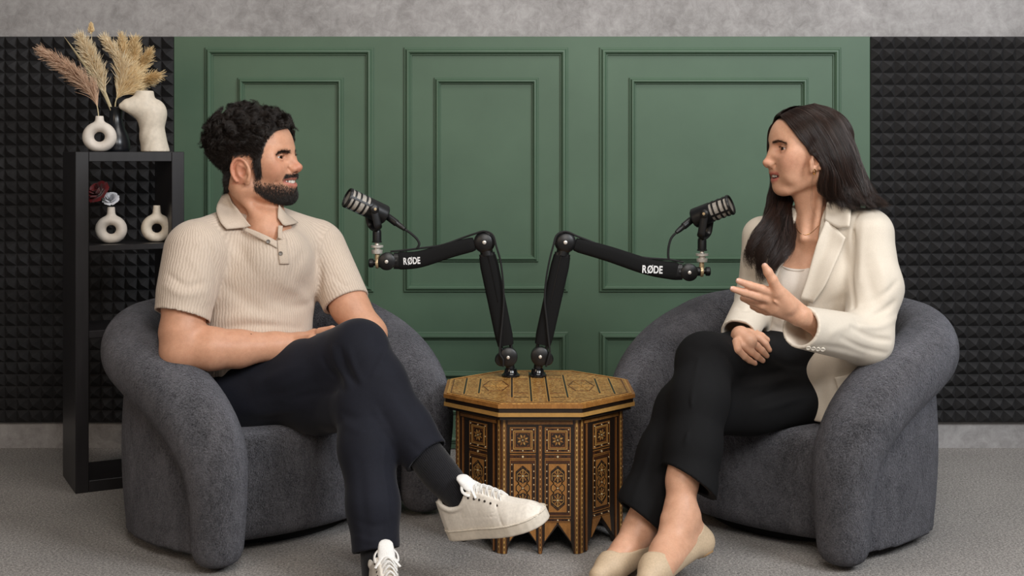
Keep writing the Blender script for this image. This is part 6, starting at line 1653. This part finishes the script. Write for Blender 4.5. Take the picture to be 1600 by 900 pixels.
# ---- ballet flats
M['beige_suede'] = plain('beige_leather', srgb(202, 178, 148), .6, bump=(220, .2, .001))
M['beige_sole'] = plain('tan_sole', srgb(172, 138, 98), .5)
def flat_shoe(foot, heel, cutp, cutn, hp, label, sole_dir):
    """follows the foot: an offset of its lower part, cut open above"""
    s = Sdf(); pts = [(*p[:3], p[3] + .005) for p in foot]
    s.chain([np.array(p) for p in pts], 0, .03); s.cap(heel[0], heel[2] + .006, heel[1], heel[3] + .006, .03)
    s.fnop('i', lambda P: (P - np.array(cutp, np.float32)) @ unit(cutn).astype(np.float32), cutp, 9, .004)
    v, f = s.mesh(.0030, smooth=3); o = fast_mesh('ballet_flat', v, f, M['beige_suede'], woman); o['label'] = label; return o, s
fc = [np.array(p) for p in fo]; hd0, hd1 = J(1072, 818, 3.11)[:3], J(1093, 846, 3.128)[:3]
n_up = unit(V3(-.30, .42, .86))
# vamp over the toes, quarter round the heel
def flat_pair(fc, hA, hB, hr, toe_from, sole_n, label):
    s = Sdf(); s.chain([np.array((*p[:3], p[3] + .0045)) for p in fc[1:]], 0, .03); s.cap(hA, hr + .004, hB, hr + .006, .035); s.cap(hB, hr, fc[3][:3] - unit(sole_n) * .006, .030, .02)
    ax_ = unit(fc[-1][:3] - hB); sn = unit(sole_n); sd = np.cross(sn, ax_); O = np.array(hB, np.float32); Lg = float(np.linalg.norm(fc[-1][:3] - hB))
    def opening(P):
        q = P - O; x = (q @ ax_.astype(np.float32)) / Lg; z = q @ sn.astype(np.float32)
        lim = np.interp(x, (-.3, -.05, .10, .35, .60, .74, .80, .88), (.046, .044, .020, .004, .004, .012, .030, .30))
        return -(z - lim) * .8
    s.fnop('s', opening, (hB + fc[-1][:3]) / 2, .3, .003)
    v, f = s.mesh(.0028, smooth=2); o = fast_mesh('ballet_flat', v, f, M['beige_suede'], woman); o['label'] = label
    q = (v - O) @ sn; x = ((v - O) @ ax_) / Lg
    return o, ax_, sn, sd, O, Lg
o, ax_, sn, sd, O, Lg = flat_pair(fc, hd0, hd1, .030, .6, unit(V3(-.42, .30, .86)), 'beige ballet flat on the raised front foot')
m = MB(); hb = hd1 - sn * .028; m.lathe(hb + ax_ * .002 - sn * .008, sn, [(0, .020), (.002, .022), (.012, .0235), (.014, .020)], 20); m.build('heel_block', M['beige_sole'], o)
o, *_ = flat_pair([np.array(p) for p in fo2], J(1008, 828, 3.217)[:3], J(1024, 852, 3.237)[:3], .025, .6, unit(V3(-.30, .30, .9)), 'beige ballet flat on the foot behind')

# ---- jewellery
m = MB(); c = HW(15, 53, -35); th = np.linspace(0, 2 * math.pi, 22); e1, e2 = HW.R[:, 0], HW.R[:, 2]
m.tube(np.array([c + (e1 * math.cos(t) * .45 + e2 * math.sin(t)) * 4.2 * WU for t in th]), .0013, 8, cap=False); m.build('earring', M['gold'], woman)
nk = Sdf(); nk.ops = list(wb.ops)
ch = [on(nk, px, py, .0012, 3.45) for px, py in ((1240, 345), (1244, 356), (1250, 364), (1258, 367), (1267, 364), (1277, 355), (1286, 343))]
m = MB(); m.tube(spline(np.array(ch), 6), .0007, 6); m.build('necklace', M['gold'], woman)

# ---- hair
rng = np.random.default_rng(23)
near = [[(1226, 188, 3.475), (1244, 209, 3.425), (1264, 236, 3.405), (1283, 260, 3.395), (1285, 288, 3.40), (1289, 312, 3.42), (1297, 332, 3.43)],
        [(1233, 182, 3.47), (1260, 204, 3.415), (1284, 240, 3.392), (1298, 270, 3.385), (1304, 298, 3.392), (1318, 318, 3.39), (1336, 332, 3.38)],
        [(1246, 173, 3.47), (1282, 194, 3.412), (1307, 234, 3.388), (1321, 273, 3.380), (1334, 302, 3.378), (1350, 316, 3.370), (1366, 328, 3.36)],
        [(1260, 166, 3.475), (1298, 184, 3.42), (1324, 229, 3.395), (1341, 273, 3.385), (1355, 303, 3.375), (1368, 315, 3.37), (1382, 325, 3.36)],
        [(1270, 163, 3.49), (1309, 181, 3.45), (1335, 226, 3.43), (1351, 270, 3.41), (1364, 298, 3.40), (1376, 312, 3.39), (1388, 322, 3.38)],
        [(1274, 163, 3.53), (1313, 184, 3.51), (1337, 229, 3.50), (1351, 272, 3.485), (1362, 302, 3.465), (1372, 318, 3.45), (1384, 330, 3.44)],
        [(1272, 165, 3.58), (1308, 188, 3.60), (1330, 234, 3.60), (1342, 278, 3.585), (1350, 308, 3.57), (1356, 335, 3.56), (1360, 350, 3.56)]]
far = [[(1226, 189, 3.48), (1212, 190, 3.535), (1201, 204, 3.555), (1199, 232, 3.572), (1204, 275, 3.575), (1203, 310, 3.53), (1189, 348, 3.475), (1177, 388, 3.445), (1172, 424, 3.44)],
       [(1228, 186, 3.485), (1214, 189, 3.545), (1206, 205, 3.57), (1206, 240, 3.58), (1210, 280, 3.575), (1212, 312, 3.525), (1203, 352, 3.465), (1190, 395, 3.435), (1183, 440, 3.43)],
       [(1238, 178, 3.495), (1226, 183, 3.565), (1220, 210, 3.595), (1220, 250, 3.60), (1225, 290, 3.57), (1226, 318, 3.51), (1218, 358, 3.455), (1206, 400, 3.425), (1198, 446, 3.42)],
       [(1254, 170, 3.52), (1244, 186, 3.585), (1240, 226, 3.615), (1240, 270, 3.605), (1241, 302, 3.57), (1240, 332, 3.50), (1235, 368, 3.455), (1224, 404, 3.425), (1214, 438, 3.42)]]
def push_out(P, gap):
    sh = P.shape; P = P.reshape(-1, 3).copy()
    for _ in range(3):
        D = wb.eval(P); i = np.nonzero(D < gap)[0]
        if not len(i): break
        g = np.stack([wb.eval(P[i] + .003 * np.eye(3)[a]) - wb.eval(P[i] - .003 * np.eye(3)[a]) for a in range(3)], 1); g /= np.linalg.norm(g, axis=1)[:, None] + 1e-9
        P[i] += g * (gap - D[i])[:, None]
    return P.reshape(sh)
def hair_sheet(guides, n, depth, inward, seed, wave, cyc, npt=30):
    r = np.random.default_rng(seed); G = np.array([spline(np.array([at(*p) for p in g]), 6) for g in guides]); k = G.shape[1]
    Gs = np.array([spline(G[:, j], 10) for j in range(k)]).transpose(1, 0, 2); m = len(Gs); Gs = push_out(Gs, .009)
    IC = np.array([inward(g) for g in Gs]); tt = np.linspace(0, 1, k); out = []; rr = []
    ncl = 230; cu_ = r.random(ncl) * (m - 1.001); cl_in = r.random(ncl) ** 1.4; cph = r.random(ncl) * 1.6 + np.sin(cu_ * .21) * 2.0; cam_ = .5 + r.random(ncl); cend = 1 - .42 * r.random(ncl) ** 1.2
    tq0 = np.linspace(0, 1, npt)
    for i in range(n):
        c = r.integers(ncl); sp_ = m / 46; uu0 = np.clip(cu_[c] + r.normal() * sp_, 0, m - 1.001)
        pinch = cu_[c] + (uu0 - cu_[c]) * .45
        tq = tq0 * (cend[c] - .10 * r.random() ** 2)
        uq = np.clip(uu0 + (pinch - uu0) * tq, 0, m - 1.001); a = uq.astype(int); fr = (uq - a)[:, None]
        j = np.clip(tq * (k - 1), 0, k - 1.001); b_ = j.astype(int); fj = (j - b_)[:, None]
        def samp(Q): return (Q[a, b_] * (1 - fr) + Q[a + 1, b_] * fr) * (1 - fj) + (Q[a, b_ + 1] * (1 - fr) + Q[a + 1, b_ + 1] * fr) * fj
        p = samp(Gs); ic = samp(IC)
        din = (cl_in[c] * .7 + .3 * r.random()) * depth
        p = p + ic * (din * np.interp(tq, (0, .25, .5, 1), (.05, .25, 1, .85)))[:, None]
        tang = np.gradient(p, axis=0); tang /= np.linalg.norm(tang, axis=1)[:, None] + 1e-9; side = np.cross(tang, ic)
        am = wave * cam_[c] * np.clip((tq - .30) / .5, 0, 1) ** 1.1; ph = cph[c] + tq * cyc + .25 * r.normal()
        p = p + side * (am * np.sin(ph))[:, None] + ic * (am * .6 * np.cos(ph))[:, None]
        p = p + r.normal(size=3) * .0010 + (r.normal(size=3) * .0028)[None] * (tq ** 2)[:, None]
        out.append(p); rr.append(np.interp(tq0, (0, .8, 1), (.00034, .00034, .00014)))
    return out, rr
hc_ = HW(0, 0, -8)
def inward_head(g):
    v_ = hc_ - g; v_[:, 2] *= .35; return v_ / (np.linalg.norm(v_, axis=1)[:, None] + 1e-9)
o1, r1 = hair_sheet(near, 10500, .022, inward_head, 3, .0105, 14)
def inward_far(g):
    v_ = np.tile(unit(V3(.15, 1, 0)), (len(g), 1)); w_ = np.clip((HW.o[2] - .06 - g[:, 2]) / .08, 0, 1)[:, None]; a = inward_head(g); q = a * (1 - w_) + v_ * w_; return q / np.linalg.norm(q, axis=1)[:, None]
o2, r2 = hair_sheet(far, 6500, .024, inward_far, 5, .0150, 18)
wisp = []
for i in range(3):
    x = rng.normal() * 2.4; g = spline(np.array([at(1262 + x, 234, 3.405), at(1269 + x * .8, 258, 3.395), at(1267 + x * 1.3, 290, 3.41), at(1265 + x * 2.2, 318 + x, 3.43), at(1269 + x * 3.0, 334 + 2 * x, 3.44)]), 5); wisp.append(g + rng.normal(size=3) * .0006)
strands('hair', o1 + o2 + wisp, r1 + r2 + [np.full(len(g), .00013) for g in wisp], M['hair_brown'], woman)
s = Sdf()
s.ell(HW(-2, 0, 17), np.array((64, 51.5, 49)) * WU, HW.R)
def face_clear(P):
    l_ = ((P - HW.o.astype(np.float32)) @ HW.R.astype(np.float32)) / WU; return (np.interp(l_[..., 0], (-80, -25, -6, 4, 18, 34, 50, 62, 90), (-60, -45, -30, -2, 8, 30, 44, 52, 62)).astype(np.float32) - l_[..., 2]) * -.7 * WU
s.fnop('s', face_clear, HW(0, 0, 0), .2)
G = [spline(np.array([at(*p) for p in g]), 4) for g in (near[2], near[3], near[5], near[6])]
for g in G:
    ic = inward_head(g); c = g + ic * .034; s.path(np.array([(*p, r_) for p, r_ in zip(c[3:-4], np.interp(np.linspace(0, 1, len(c[3:-4])), (0, .3, .8, 1), (.016, .022, .018, .006)))]), .02)
g = spline(np.array([at(*p) for p in far[2]]), 4); c = g + inward_far(g) * .022; s.path(np.array([(*p, r_) for p, r_ in zip(c[4:-3], np.interp(np.linspace(0, 1, len(c[4:-3])), (0, .5, .8, 1), (.012, .017, .017, .006)))]), .015)
g = spline(np.array([at(*p) for p in far[1]]), 4); c = g + inward_far(g) * .020; s.path(np.array([(*p, r_) for p, r_ in zip(c[14:-3], np.interp(np.linspace(0, 1, len(c[14:-3])), (0, .5, .8, 1), (.010, .014, .014, .005)))]), .015)
v, f = s.mesh(.0045, smooth=4); fast_mesh('hair_mass', v, f, M['hair_base'], woman)
v, f, vn, L = wv, wf, vnormals(wv, wf), HW.loc(wv)
HM_, PM_ = HM, PM; HM = HW; HU_ = HU; HU = WU; man_ = man; man = woman
short('eyebrow', brw * (L[:, 1] < 0), 300, 3.4, lambda l: unit(np.array((-.45, -1.0, .05))), M['hair_brown'], .00024, .12)
short('eyebrow', brw * (L[:, 1] > 0), 300, 3.4, lambda l: unit(np.array((-.45, 1.0, .05))), M['hair_brown'], .00024, .12)
cs = []; rs = []
for y in (1, -1):
    for t_ in np.linspace(-.7, .95, 20):
        e = PW['eye']; er_ = PW['er']; dy = .6 + t_ * er_ * .98; dz = PW['slit'][0] * (1 - t_ * t_) ** .8 + .3 + t_ * .5; q = HW(e[0] + math.sqrt(max((er_ + 1.5) ** 2 - dy * dy - dz * dz, 1)), (e[1] + dy) * y, e[2] + dz)
        d = HW.R @ unit((1, .5 * t_ * y, .35)); cs.append(np.array([q, q + d * 1.4 * WU, q + d * 2.4 * WU + HW.R @ np.array((0, 0, 1.0)) * WU])); rs.append(np.array((.00022, .00018, .00008)))
strands('eyelashes', cs, rs, M['hair_black'], woman)
